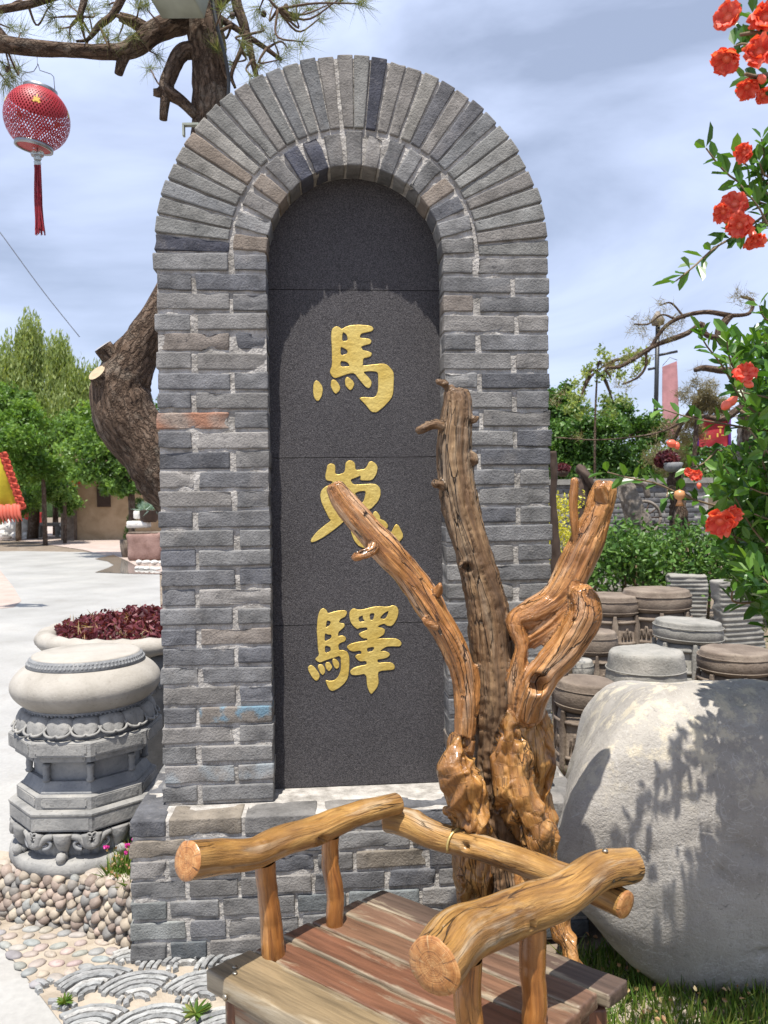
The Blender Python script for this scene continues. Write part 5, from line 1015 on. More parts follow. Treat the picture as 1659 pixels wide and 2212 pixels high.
# named sprays seen against the sky
ptw('branch', [A_(1760, 60, 1.42), A_(1690, 75, 1.40), A_(1640, 70, 1.38), A_(1600, 75, 1.36)], .006, .003); ptw('branch', [A_(1780, 130, 1.42), A_(1700, 150, 1.4), A_(1640, 165, 1.38), A_(1610, 160, 1.36)], .006, .003)
for sp_ in ([(1660, 80), (1625, 75), (1600, 68), (1592, 52)], [(1670, 60), (1640, 52), (1625, 30)], [(1660, 110), (1610, 95), (1586, 100)], [(1690, 170), (1640, 165), (1610, 172)], [(1680, 220), (1650, 205), (1625, 185)]):
    leafy([A_(x, y, 1.37+.02*i) for i, (x, y) in enumerate(sp_[::1])], 4, .038)
for sp_, n_ in (([(1760, 470), (1660, 420), (1600, 395), (1560, 365), (1525, 320)], 10), ([(1640, 415), (1650, 340), (1645, 300)], 5), ([(1700, 450), (1650, 440), (1610, 420)], 6), ([(1660, 400), (1630, 370), (1590, 340)], 6), ([(1740, 520), (1670, 500), (1640, 450), (1600, 400)], 8), ([(1750, 430), (1610, 500), (1545, 535), (1500, 575), (1460, 607)], 12), ([(1660, 460), (1600, 500), (1570, 500)], 5), ([(1700, 380), (1655, 380), (1640, 350)], 6), ([(1720, 330), (1655, 320)], 5)):
    leafy([A_(x, y, 1.62-.02*i) for i, (x, y) in enumerate(sp_)], n_, .042)
for sp_, n_ in (([(1700, 700), (1655, 690), (1640, 660)], 5), ([(1700, 740), (1650, 740)], 5), ([(1640, 930), (1560, 915), (1500, 905), (1432, 884)], 8), ([(1620, 1110), (1500, 1080), (1420, 1045), (1370, 1035), (1312, 1020)], 9), ([(1600, 860), (1560, 790), (1525, 745), (1512, 715)], 9), ([(1600, 830), (1575, 770), (1570, 722)], 7), ([(1500, 1080), (1450, 1050), (1440, 1075)], 4), ([(1560, 960), (1520, 1000), (1490, 1010)], 6)):
    leafy([A_(x, y, 1.95-.03*i) for i, (x, y) in enumerate(sp_)], n_, .046)
# the mass of foliage
xl = lambda y: np.interp(y, [690, 780, 845, 885, 970, 1000, 1100, 1200, 1290, 1340], [1620, 1545, 1550, 1592, 1592, 1540, 1535, 1550, 1600, 1690])
cnt = 0
while cnt < 420:
    y = random.uniform(700, 1330); x = xl(y)+abs(random.gauss(0, 1))*170; Y = random.uniform(1.75, 2.75)
    if random.random() > np.interp(x-xl(y), [0, 60], [.5, 1]): continue
    c = A_(x, y, Y); root = c+np.array([.16, .05, -.10])+rng.normal(size=3)*.05; mid = (c+root)/2+rng.normal(size=3)*.02
    leafy([root, mid, c], random.randint(5, 8), .052, cnt % 3 == 0, .004); cnt += 1
for k in range(16):      # main limbs
    e = A_(random.uniform(1600, 1900), random.uniform(720, 1300), random.uniform(1.9, 2.6)); s = pt0+np.array([-.08, -.03, random.uniform(.8, 1.2)]); ptw('branch', [s, (s+e)/2+[0, 0, .08], e], .014, .004, 14)
v, f, a = leaf_mesh(np.array(LC), np.array(LS), np.array(LN), .46, .22, 6, np.array(LD), np.array(LVV)); o = mobj('foliage', v-pt0, f, MT['leaf'], pom, False, a); o['kind'] = 'stuff'; print('pom leaves', len(LC))
def flower(x, y, Y, rpx, dirv, bud=False):
    c = A_(x, y, Y); r_ = 1.22*rpx*Y/FPX; d = np.asarray(dirv, float); d /= np.linalg.norm(d); u = np.cross(d, [.3, .2, 1.]); u /= np.linalg.norm(u); w = np.cross(d, u)
    pr = [(.10, -1.25), (.26, -1.0), (.36, -.65), (.30, -.35), (.42, 0.)] if not bud else [(.05, -.9), (.5, -.6), (.62, -.1), (.45, .45), (.08, .85)]
    v, f = lathe(np.array(pr)*r_, 14); v = v[:, :1]*u+v[:, 1:2]*w+v[:, 2:3]*d+c; cx_ = mobj('flower', v-pt0, f, MT['calyx'], pom)
    if bud: return
    V = []; F = []; lv = []; k0 = 0
    npet = random.choice([5, 6, 6, 7]); squash = random.uniform(.7, 1.15)
    for layer in range(random.choice([2, 2, 3])):
        for k in range(npet):
            a = k*6.283/npet+layer*.45+random.gauss(0, .15); op = .35+.30*layer+random.gauss(0, .28); rd = math.cos(a)*u+math.sin(a)*w; td = -math.sin(a)*u+math.cos(a)*w; ln_ = r_*random.uniform(.75, 1.15)*(1.02-.13*layer)*squash; ph = random.uniform(0, 6); random_w = random.uniform(.5, .8)
            n1, n2 = 6, 6
            for i in range(n1+1):
                t = i/n1
                for j in range(n2+1):
                    s = -1+2*j/n2; wd_ = r_*random_w*(math.sin(math.pi*(.12+.72*t)))
                    p = c+d*(ln_*t*math.cos(op*1.2*t)*.55+r_*.10*math.sin(6*s+ph)*t-.1*r_)+rd*(r_*.2+ln_*t*math.sin(.5+op*t)*.85+r_*.13*math.sin(4*s+ph*2)*t)+td*(s*wd_); V.append(p); lv.append(min(1, max(0, .45+.25*math.sin(5*s+ph)+.2*t-.25*layer+random.gauss(0, .08))))
            F += [[k0+i*(n2+1)+j, k0+(i+1)*(n2+1)+j, k0+(i+1)*(n2+1)+j+1, k0+i*(n2+1)+j+1] for i in range(n1) for j in range(n2)]; k0 += (n1+1)*(n2+1)
    mobj('petals', np.array(V)-pt0, F, MT['petal'], cx_, True, {'lv': np.array(lv)})
for fl_ in ((1572, 36, 1.34, 27, (-.6, -.6, -.1)), (1655, 34, 1.36, 30, (-.3, -.9, 0)), (1570, 128, 1.34, 26, (-.5, -.4, -.8)), (1640, 112, 1.33, 29, (-.4, -.9, -.1)), (1615, 188, 1.38, 20, (-.2, -.5, -.8)), (1650, 205, 1.38, 18, (.1, -.6, -.7)), (1607, 330, 1.5, 17, (-.8, -.5, -.3)), (1588, 440, 1.5, 25, (-.2, -.9, .1)), (1562, 458, 1.5, 17, (-.5, -.5, -.5)), (1598, 488, 1.48, 22, (-.5, -.7, -.4)), (1630, 518, 1.5, 19, (.1, -.4, -.9)), (1610, 806, 1.75, 19, (-.3, -.8, .4)), (1556, 1128, 1.62, 27, (-.5, -.8, -.5)), (1505, 1026, 1.8, 13, (-.5, -.8, .1)), (1488, 1020, 1.8, 10, (-.9, -.5, .1)), (1580, 1112, 1.64, 18, (.2, -.8, -.2))): flower(*fl_)
for fl_ in ((1582, 866, 1.75, 13, (.6, -.4, .6)), (1568, 876, 1.75, 14, (-.7, -.3, -.5)), (1450, 958, 1.8, 12, (-.8, -.3, .2)), (1462, 963, 1.8, 9, (.2, -.3, -.8)), (1618, 830, 1.75, 12, (.3, -.6, -.4)), (1645, 170, 1.36, 12, (-.6, -.5, .3)), (1510, 1050, 1.85, 7, (0, -.2, -1))): flower(*fl_, bud=True)
c = A_(1468, 1070, 1.8); v, f = lathe(np.array([(.1, -1), (.8, -.75), (1, -.1), (.8, .5), (.35, .8), (.4, 1.1), (.75, 1.9), (.2, 1.5)])*.013, 14); v[:, 2] *= -1; mobj('young_fruit', v+c-pt0, [q[::-1] for q in f], MT['dryfruit'] if 'dryfruit' in MT else MT['calyx'], pom)
# ------------------------------------------------------------------ background trees
def crown(name, mat, parent, base, blobs, n, size, clumps=26, aspect=.55, droop=0., shape=4):
    C = []; LV = []; n = int(n*1.7); size = size*.68; per = max(1, n//(len(blobs)*clumps))
    for (x, y, Y, rx, ry) in blobs:
        c = at(x, y, Y); r_ = np.array([rx*Y/FPX, rx*Y/FPX*.9, ry*Y/FPX]); cc = blob(c, r_, clumps, .45)
        for q in cc: C.append(q+rng.normal(size=(per, 3))*r_.mean()*.17); LV.append(np.clip(random.gauss(.45, .26)+rng.normal(size=per)*.16, 0, 1))
    C = np.concatenate(C); return leaves(name, C-base, size*rng.uniform(.6, 1.25, len(C)), mat, parent, aspect=aspect, droop=droop, shape=shape, lv=np.concatenate(LV))
def tree(label, trunk, blobs, mat, n, size, group=None, name='broadleaf_tree', limbs=True, bark='bark', **k):
    """trunk: list of (x, y, Y, r) in picture units, first one at the ground"""
    b = at(*trunk[0][:3]); b[2] = 0; t = empty(name, b); tag(t, label, 'tree', group)
    P = np.array([at(x, y, Y) for x, y, Y, r in trunk]); P[0, 2] = -.05; limb('trunk', P-b, [r*Y/FPX for x, y, Y, r in trunk], bark, t, 10, 24, .08)
    if limbs:
        for (x, y, Y, rx, ry) in blobs: e = at(x, y, Y); s = P[-1]; limb('limb', np.array([s, (s+e)/2+[0, 0, .1], e])-b, [trunk[-1][3]*trunk[-1][2]/FPX*.6, .03, .01], bark, t, 7, 10)
    crown('crown', mat, t, b, blobs, n, size, **k)['kind'] = 'stuff'; return t
def willow(label, x, ybase, Y, blobs, n, ln_):
    b = at(x, ybase, Y); b[2] = 0; t = empty('willow_tree', b); tag(t, label, 'tree', 'willows beyond the plaza'); tp_ = at(blobs[0][0], blobs[0][1], Y)
    limb('trunk', np.array([[0, 0, 0], (tp_-b)*.3+[.2, 0, 0], (tp_-b)*.6, (tp_-b)*.9]), [.25, .2, .14, .05], 'bark', t, 10, 20)
    C = []; D = []
    for (bx, by, rx, ry) in blobs:
        c = at(bx, by, Y); r_ = np.array([rx*Y/FPX, rx*Y/FPX, ry*Y/FPX]); st_ = blob(c, r_, n//(len(blobs)*14), .35)
        for q in st_:
            L_ = ln_*random.uniform(.5, 1.2); sw = rng.normal(size=2)*.16
            for j in range(14): C.append(q+np.array([sw[0]*j/14, sw[1]*j/14, -L_*j/14])+rng.normal(size=3)*.05); D.append((random.gauss(0, .35), random.gauss(0, .35), -1))
    leaves('crown', np.array(C)-b, Y*.0072*rng.uniform(.7, 1.3, len(C)), 'willow', t, aspect=.24, shape=4, dirs=np.array(D, float))['kind'] = 'stuff'
willow('pale willow with the tallest pointed crown beyond the plaza', 70, 1170, 36, [(64, 730, 32, 70), (60, 820, 65, 85), (20, 790, 45, 80), (105, 880, 70, 80), (30, 890, 70, 70)], 22000, 2.2)
willow('pale drooping willow next to the tallest one, behind the house', 165, 1165, 38, [(122, 760, 34, 48), (160, 815, 50, 55), (180, 880, 60, 70), (215, 840, 35, 70)], 20000, 2.2)
willow('pale willow at the far end of the plaza left of the others', -60, 1170, 38, [(-30, 790, 50, 70), (10, 860, 60, 60), (-90, 850, 70, 80)], 9000, 2.2)
tree('feathery bright green tree with a thin dark trunk on the plaza edge', [(98, 1168, 30, 5), (96, 1110, 30, 5), (94, 1050, 30, 4.5), (90, 1000, 30, 4)], [(40, 960, 29, 55, 40), (95, 1010, 30, 50, 30), (20, 1020, 29, 40, 35), (70, 900, 31, 50, 40), (-30, 900, 30, 60, 70), (130, 1010, 30, 30, 20)], 'tree2', 14000, .26, 'trees round the plaza', aspect=.35)
tree('dark green tree crowding behind the feathery one', [(40, 1160, 34, 6), (40, 1050, 34, 6), (40, 960, 34, 5)], [(20, 880, 34, 45, 45), (90, 960, 35, 45, 40), (10, 960, 34, 60, 60), (60, 1040, 35, 70, 30)], 'tree', 9000, .30, 'trees round the plaza')
tree('glossy green tree in front of the adobe house', [(282, 1120, 22, 7), (284, 1080, 22, 7), (270, 1030, 22, 5)], [(210, 960, 22, 70, 45), (270, 1000, 22, 60, 50), (160, 940, 23, 50, 40), (230, 900, 23, 60, 40), (300, 940, 22, 50, 50), (310, 1050, 21.5, 25, 18), (200, 1020, 22, 50, 22), (255, 1050, 22, 40, 20)], 'tree', 12000, .20, 'trees round the plaza')
tree('dark rounded tree left of the pine trunk', [(190, 1150, 36, 7), (190, 1050, 36, 6), (190, 960, 36, 5)], [(190, 960, 36, 80, 60), (280, 960, 36, 70, 70), (120, 980, 37, 60, 50)], 'tree', 8000, .32, 'trees round the plaza')
tree('dense shrubby tree right behind the monument', [(1300, 1150, 14, 8), (1295, 1060, 14, 8), (1300, 990, 14, 6)], [(1210, 880, 14.5, 40, 50), (1260, 940, 14, 60, 60), (1240, 1000, 14, 60, 70), (1310, 960, 14, 70, 60), (1370, 1010, 14, 60, 50), (1230, 900, 14.5, 40, 45), (1290, 1060, 13.5, 80, 50), (1390, 930, 14.5, 45, 40), (1340, 900, 14.5, 35, 35), (1200, 960, 14, 50, 60)], 'hedge', 20000, .12, 'trees behind the stools')
tree('thin wispy sapling rising over the shrubby tree', [(1285, 1150, 13, 3), (1285, 950, 13, 2.5), (1290, 800, 13, 2)], [(1262, 830, 13, 32, 36), (1300, 790, 13, 26, 50), (1340, 800, 13, 40, 40), (1375, 780, 13, 25, 40), (1250, 870, 13, 30, 40), (1325, 870, 13, 45, 30)], 'willow', 1100, .10, 'trees behind the stools', clumps=10)
tree('olive green pine bush left of the grey pillar trunk', [(1500, 1150, 12, 5), (1500, 1000, 12, 5), (1510, 860, 12, 4)], [(1510, 850, 12, 45, 35), (1480, 930, 12.5, 50, 30), (1440, 990, 12.5, 50, 40), (1540, 880, 12, 35, 25)], 'dryneedle', 6000, .16, 'trees behind the stools', aspect=.08)
tree('dark background tree beyond the brick wall', [(1450, 1130, 24, 6), (1450, 1040, 24, 6), (1450, 980, 24, 5)], [(1400, 1010, 24, 90, 50), (1520, 990, 24, 90, 45), (1620, 1000, 24, 80, 60), (1280, 1020, 24, 90, 60), (1750, 980, 24, 90, 70)], 'hedge', 12000, .20, 'trees behind the stools')
# bonsai pine against the sky
b = at(1605, 1130, 9.2); b[2] = 0; bp = empty('bonsai_pine', b); tag(bp, 'twisted garden pine with bare arched branches against the sky', 'tree')
def bl(name, pts, n=24): limb(name, np.array([at(x, y, 9.2+d) for x, y, d, r in pts])-b, [r*9.2/FPX for *_, r in pts], 'bark', bp, 8, n, .06)
bl('trunk', [(1640, 1140, .1, 17), (1625, 1000, .1, 16), (1615, 900, 0, 15), (1605, 820, 0, 14), (1592, 766, 0, 13), (1560, 735, 0, 11), (1556, 712, 0, 10), (1570, 690, 0, 8), (1578, 682, 0, 7)], 40)
bl('branch', [(1578, 682, 0, 6), (1525, 674, 0, 5), (1473, 684, 0, 5), (1440, 703, 0, 4), (1420, 728, 0, 4), (1400, 760, 0, 3)]); bl('branch', [(1556, 732, 0, 7), (1524, 722, 0, 6), (1516, 700, 0, 6), (1500, 708, 0, 4), (1480, 722, 0, 6), (1418, 745, 0, 5), (1380, 768, 0, 5), (1340, 792, 0, 4), (1308, 796, 0, 3), (1320, 815, 0, 2)], 34); bl('branch', [(1580, 682, 0, 5), (1618, 677, 0, 4), (1625, 650, 0, 4), (1600, 640, 0, 3)]); bl('branch', [(1395, 755, 0, 3), (1395, 790, 0, 3), (1378, 815, 0, 2.5), (1345, 830, 0, 2)]); bl('branch', [(1460, 690, 0, 3), (1430, 680, 0, 2), (1400, 700, 0, 2), (1370, 700, 0, 2)]); bl('branch', [(1600, 800, 0, 9), (1560, 800, 0, 8), (1520, 795, 0, 7), (1500, 800, 0, 5)]); bl('branch', [(1600, 880, 0, 8), (1560, 905, 0, 7), (1500, 900, 0, 4), (1420, 935, 0, 2), (1300, 950, 0, 1.5), (1200, 945, 0, 1.5)]); bl('branch', [(1480, 688, 0, 2.5), (1450, 655, 0, 2), (1425, 660, 0, 1.5)])
for (x, y) in ((1598, 636), (1590, 645), (1612, 660), (1370, 690), (1385, 705), (1402, 690), (1425, 695), (1440, 705), (1455, 715), (1470, 700), (1430, 722), (1410, 740), (1425, 656), (1440, 668), (1372, 760), (1350, 775), (1330, 785), (1318, 800), (1335, 830), (1355, 838), (1372, 810), (1400, 775), (1460, 690), (1620, 640), (1365, 712), (1390, 720), (1445, 730), (1310, 790), (1415, 935), (1470, 910), (1250, 945), (1505, 800), (1530, 830), (1200, 870), (1215, 850)):
    nb = 40; c = at(x, y, 9.2+random.uniform(-.3, .3)); d = rng.normal(size=(nb, 3))+[0, 0, .3]; vv, ff, aa = leaf_mesh(np.repeat([c], nb, 0)+rng.normal(size=(nb, 3))*.03, rng.uniform(.07, .13, nb), aspect=.06, shape=3, dirs=d); mobj('needle_tuft', vv-b, ff, MT['dryneedle'], bp, False, aa)
# hedge
b = at(1470, 1200, 9.0); b[2] = 0; hd = empty('hedge', b); tag(hd, 'loose leafy green hedge behind the stone stools', 'hedge')
C = []
for _ in range(230): 
    x = random.uniform(1262, 1900); c = at(x, random.uniform(1158, 1262)+18*math.sin(x*.05), 8.9+random.uniform(-.35, .6)); C.append(c+rng.normal(size=(46, 3))*[.13, .13, .10])
C = np.concatenate(C); leaves('foliage', C-b, rng.uniform(.045, .085, len(C)), 'hedge', hd, aspect=.55, shape=6)['kind'] = 'stuff'
for k in range(26): x = random.uniform(1270, 1800); p = at(x, 1200, 9.1); p[2] = 0; v, f, _ = tube_data([p-b, p-b+[random.uniform(-.1, .1), 0, .5], p-b+[random.uniform(-.2, .2), 0, .95]], [.018, .013, .006], 6); mobj('stem', v, f, MT['stem'], hd)
# yellow shrub beside the wall
b = at(1225, 1250, 5.0); b[2] = 0; ys = empty('golden_shrub', b); tag(ys, 'bright yellow-leaved shrub next to the right edge of the brick monument', 'shrub'); C = []
for _ in range(60): C.append(at(random.uniform(1185, 1248), random.uniform(1075, 1215), 5.0+random.uniform(-.2, .25))+rng.normal(size=(22, 3))*.035)
C = np.concatenate(C); leaves('foliage', C-b, .026*rng.uniform(.6, 1.2, len(C)), 'yellow', ys, aspect=.5)['kind'] = 'stuff'; v, f, _ = tube_data([(0, 0, 0), (.02, 0, .5), (-.02, 0, 1.2)], [.02, .012, .005], 6); mobj('stem', v, f, MT['stem'], ys)
# stumps and roots
def dead(label, pts, mat='bwood', name='dead_trunk', rough=.26, group=None):
    b = at(*pts[0][:3]); b[2] = 0; W_ = [at(x, y, Y) for x, y, Y, r in pts]; R_ = [r*Y/FPX for x, y, Y, r in pts]
    t = limb(name, np.array([[W_[0][0], W_[0][1], -.05]]+W_)-b, [R_[0]*1.25]+R_, mat, None, 18, 44, rough); t.location = b; tag(t, label, 'tree stump', group); return t
dead('dark weathered post of wood at the right edge of the brick monument', [(1206, 1260, 4.3, 14), (1200, 1180, 4.3, 9), (1195, 1080, 4.3, 7), (1196, 1020, 4.3, 8), (1193, 975, 4.3, 8)], 'darkw')
dead('pale grey split stump before the cart wheel', [(1392, 1230, 9.8, 24), (1385, 1140, 9.8, 22), (1368, 1090, 9.8, 18), (1355, 1050, 9.8, 12), (1345, 1036, 9.8, 5)])
dead('dark gnarled root with a crooked top behind the driftwood limb', [(1262, 1180, 9.7, 20), (1258, 1080, 9.7, 18), (1262, 1030, 9.7, 12), (1250, 1010, 9.7, 8), (1268, 1030, 9.6, 8), (1285, 1062, 9.6, 6)], 'darkw')
dead('knotty brown root standing behind the pale grey stump', [(1360, 1140, 10.2, 8), (1345, 1070, 10.2, 8), (1352, 1040, 10.2, 8), (1390, 1045, 10.2, 7), (1400, 1075, 10.2, 5)], 'bwood')
dead('rough mottled trunk carrying a pot of dark red plants', [(1466, 1240, 9.7, 19), (1468, 1150, 9.7, 18), (1464, 1080, 9.7, 16), (1458, 1020, 9.7, 14)], 'bark')
dead('thick pale pillar-like trunk among the pomegranate leaves', [(1605, 1120, 9.5, 26), (1600, 1040, 9.5, 20), (1612, 950, 9.5, 18), (1625, 880, 9.5, 22)], 'bwood')
for (x, y, Y, r_, lab) in ((1440, 992, 9.6, 27, 'bushy dark red plant in a grey dish on the mottled trunk'), (1216, 1012, 6.0, 17, 'small dark red ball of foliage beside the brick monument')):
    c = at(x, y, Y); t = empty('potted_plant', c); tag(t, lab, 'plant'); rr = r_*Y/FPX; C = blob((0, 0, 0), (rr, rr, rr*.75), 900, .3); leaves('foliage', C, rr*.25, 'red', t, aspect=.7)['kind'] = 'stuff'
    v, f = lathe(np.array([(.3, -1.2), (.62, -1.0), (.8, -.5), (.7, -.45)])*rr, 20, (rr*.35 if r_ > 20 else 0, -rr*.35 if r_ > 20 else 0, rr*.15)); mobj('dish', v, f, MT['blue' if r_ > 20 else 'darkw'], t)
# low brick wall with a cart wheel
wb = at(1340, 1150, 11.5); wl = empty('garden_wall', (wb[0], wb[1], 0)); tag(wl, 'low grey brick garden wall behind the stumps and the cart wheel', 'wall'); z0, z1 = .55, 1.72
x0, x1 = at(1150, 1100, 11.5)[0]-wb[0], at(1530, 1100, 11.5)[0]-wb[0]; MB().box(x0, x1, .0, .30, 0, z1-.02).build('wall_core', MT['mortar'], wl)
P, F = rbox(.285, .1, .062, (3, 3, 3), .006, .0, 5); bme = mesh_of('brick', P, F); bme.materials.append(MT['brick'])
k = 0; z = .62
while z < z1:
    x = x0+.15+(.15 if k % 2 else 0)
    while x < x1-.1:
        o = mobj('brick', bme, None, None, wl, color=shade(JAMB, .8, 1.1)); o.location = (x, .03, z); x += .30
    z += .075; k += 1
MB().box(x0-.05, x1+.05, -.06, .36, z1-.03, z1+.05).build('coping', MT['greyst'], wl)
MB().box(at(1383, 1100, 11.4)[0]-wb[0]-.35, at(1418, 1100, 11.4)[0]-wb[0], -.05, -.03, .3, 1.15).build('gate', MT['black'], wl)
wc = at(1392, 1118, 10.6); wh = empty('cart_wheel', wc); tag(wh, 'old dark cart wheel leaning on the garden wall', 'wheel'); a = np.arange(41)*2*math.pi/40
v, f, _ = tube_data(np.stack([.22*np.cos(a), np.zeros(41), .22*np.sin(a)], -1), .022, 8); mobj('rim', v, f, MT['bwood'], wh)
for k in range(10): q = k*math.pi/5; v, f, _ = tube_data([(0, 0, 0), (.21*math.cos(q), 0, .21*math.sin(q))], .010, 6); mobj('spoke', v, f, MT['darkw'], wh)
v, f = lathe([(.04, -.05), (.045, 0), (.04, .05)], 12); mobj('hub', v[:, [0, 2, 1]], f, MT['darkw'], wh)
# lamp post and banners
lp = at(1414, 1120, 16); lp[2] = 0; post = empty('lamp_post', lp); tag(post, 'slim black lamp post with cross arms holding the pink banner', 'lamp post')
def lpv(x, y): return at(x, y, 16)-lp
v, f, _ = tube_data([(0, 0, 0), lpv(1414, 985), lpv(1416, 960)], [.075, .07, .06], 10); mobj('base', v, f, MT['black'], post); v, f, _ = tube_data([lpv(1415, 965), lpv(1421, 700)], .045, 10); mobj('pole', v, f, MT['black'], post)
v, f, _ = tube_data([lpv(1419, 768), lpv(1463, 759)], .028, 8); mobj('arm', v, f, MT['black'], post); v, f, _ = tube_data([lpv(1419, 794), lpv(1400, 798)], .028, 8); mobj('arm', v, f, MT['black'], post); v, f = lathe([(.02, 0), (.12, .02), (.14, .12), (.03, .3)], 12, lpv(1421, 704)); mobj('lamp_head', v, f, MT['bwood'], post)
def banner(name, label, quad, Y, col, nx=10, nz=20, wav=.03, cat='banner'):
    """cloth hung between four picture corners: top left, top right, bottom right, bottom left"""
    q = [at(x, y, Y) for x, y in quad]; b = (q[0]+q[1])/2; V = []
    for sgn in (0, .012):
        for i in range(nz+1):
            for j in range(nx+1):
                a, c = j/nx, i/nz; p = (q[0]*(1-a)+q[1]*a)*(1-c)+(q[3]*(1-a)+q[2]*a)*c; V.append(p-b+np.array([0, wav*math.sin(a*5+c*4)*(.2+c)+sgn, (.02*math.sin(a*40) if i == nz else 0)]))
    m = (nx+1)*(nz+1); F = []
    for i in range(nz):
        for j in range(nx): k = i*(nx+1)+j; F += [[k, k+1, k+nx+2, k+nx+1], [m+k+nx+1, m+k+nx+2, m+k+1, m+k]]
    t = empty(name, b); tag(t, label, cat); mobj('cloth', V, F, MT['cloth'], t, True, None, col); return t, b
t, b = banner('pink_banner', 'long faded pink banner hanging from the lamp post arm', [(1431, 792), (1462, 780), (1470, 940), (1432, 948)], 16, (.44, .22, .225))
v, f, _ = tube_data([at(1431, 790, 16)-b, at(1447, 772, 16)-b, at(1463, 778, 16)-b], .006, 6); mobj('cord', v, f, MT['cable'], t)
t, b = banner('purple_banner', 'small red and purple banner with gold characters under a white bar', [(1506, 905), (1577, 903), (1575, 962), (1510, 965)], 13, (.36, .035, .045), wav=.02)
for k, (xx, yy, w_, h_) in enumerate(((1520, 925, 8, 2), (1520, 932, 2, 8), (1527, 948, 9, 2), (1523, 941, 3, 6), (1533, 944, 3, 7), (1556, 922, 9, 2), (1556, 931, 3, 8), (1562, 940, 7, 2), (1550, 940, 3, 7))):
    P, F = rbox(w_*2*13/FPX*.6, .006, h_*2*13/FPX*.6, (1, 1, 1), .002, 0, 0); mobj('gold_stroke', P+at(xx, yy, 12.9)-b, F, MT['goldfoil'], t, False)
for s, xx in ((0, 1507), (1, 1576)): P, F = rbox(.045, .02, .46, (1, 1, 4), .004, 0, 0); mobj('purple_border', P+at(xx, 934, 12.95)-b, F, MT['cloth'], t, True, None, (.13, .03, .22))
P, F = rbox(.85, .05, .05, (4, 2, 2), .01, 0, 0); mobj('bar', P+at(1545, 899, 12.95)-b, F, MT['objcol'], t, True, None, (.7, .7, .7))
# rammed-earth bank closing the view on the right
P, F = rbox(30, 3, 3.0, (60, 4, 10), .3, .25, 77, 0, .5); o = mobj('earth_bank', P, F, MT['earth'], None, True); o.location = (16.5, 30, 1.2); tag(o, kind='structure')
tree('broad loose tree filling the gap behind the thatched house', [(120, 1160, 40, 6), (120, 1050, 40, 6), (120, 950, 40, 5)], [(110, 900, 40, 60, 60), (170, 930, 40, 60, 60), (60, 960, 40, 60, 50), (230, 900, 40, 60, 60), (300, 920, 40, 50, 60), (120, 1010, 40, 70, 40)], 'tree2', 12000, .30, 'trees round the plaza')
tree('low dark shrub-like tree shading the stone bench', [(140, 1160, 31, 4), (140, 1100, 31, 4), (138, 1060, 31, 3)], [(120, 1060, 31, 40, 25), (60, 1080, 32, 45, 28), (150, 1080, 31.5, 25, 30), (10, 1090, 32, 40, 35)], 'tree', 8000, .20, 'trees round the plaza')
# ------------------------------------------------------------------ left background
hb = at(225, 1150, 34); hs_ = empty('adobe_house', (hb[0], hb[1], 0)); tag(hs_, 'tan adobe house with thatched eave behind the trees', 'house')
def hx(x, Y=34): return at(x, 1100, Y)[0]-hb[0]
def hz(y, Y=34): return at(225, y, Y)[2]
MB().box(hx(150), hx(520), 0, 5, -.1, hz(1005)).build('wall', MT['adobe'], hs_); MB().box(hx(138), hx(166), -.35, .3, -.1, hz(1010)).build('pier', MT['brown'], hs_)
V = [(hx(110), -1.4, hz(1032)), (hx(540), -1.4, hz(1032)), (hx(540), 2.5, hz(960)), (hx(110), 2.5, hz(960)), (hx(110), 6.4, hz(1032)), (hx(540), 6.4, hz(1032))]
V2_ = [(x, y, z+.35) for x, y, z in V]; F = [[0, 1, 2, 3], [3, 2, 5, 4], [6, 9, 8, 7], [9, 10, 11, 8], [0, 6, 7, 1], [4, 5, 11, 10], [0, 3, 9, 6], [3, 4, 10, 9], [1, 7, 8, 2], [2, 8, 11, 5]]; mobj('roof', V+V2_, F, MT['thatch'], hs_, False)
MB().box(hx(212), hx(240), -.12, -.02, hz(1095), hz(1050)).build('window', MT['darkw'], hs_)
for k, (x, y) in enumerate(((178, 1040), (183, 1042), (196, 1036), (203, 1036))):
    P, F = rbox(.16, .12, .7 if k < 2 else .4, (2, 2, 4), .04, 0, 0); o = mobj('hanging_ornament', P, F, MT['objcol'], hs_, True, None, (.62, .33, .03) if k < 2 else (.45, .04, .03)); o.location = (hx(x), -1.2, hz(y))
# festival flag
t, b = banner('festival_flag', 'yellow flag with a red scalloped border at the plaza edge', [(-45, 960), (4, 985), (40, 1090), (-40, 1110)], 11, (.46, .36, .03), wav=.08, cat='flag')
for k in range(9):
    s = k/8; x, y = 4+38*s+5, 985+108*s; P, F = rbox(.13, .02, .13, (4, 1, 4), .05, 0, 0); o = mobj('red_scallop', P, F, MT['cloth'], t, True, None, (.50, .08, .05)); o.location = at(x, y, 10.98)-b; o.rotation_euler = (0, R(70-10*(k % 2)), .3)
for k in range(7):
    v, f, _ = tube_data([at(-6+7.5*k, 1088+2*k % 5, 10.97)-b, at(-4+7.5*k, 1112, 10.97)-b, at(0+8*k, 1132-k, 10.95)-b], [.035, .03, .005], 6); mobj('red_tail', v, f, MT['redcloth'] if 'redcloth' in MT else MT['redpaint'], t)
pf_ = at(-48, 1300, 11); pf_[2] = 0; v, f, _ = tube_data([pf_-b, at(-48, 930, 11)-b], .03, 8); mobj('flag_pole', v, f, MT['darkw'], t)
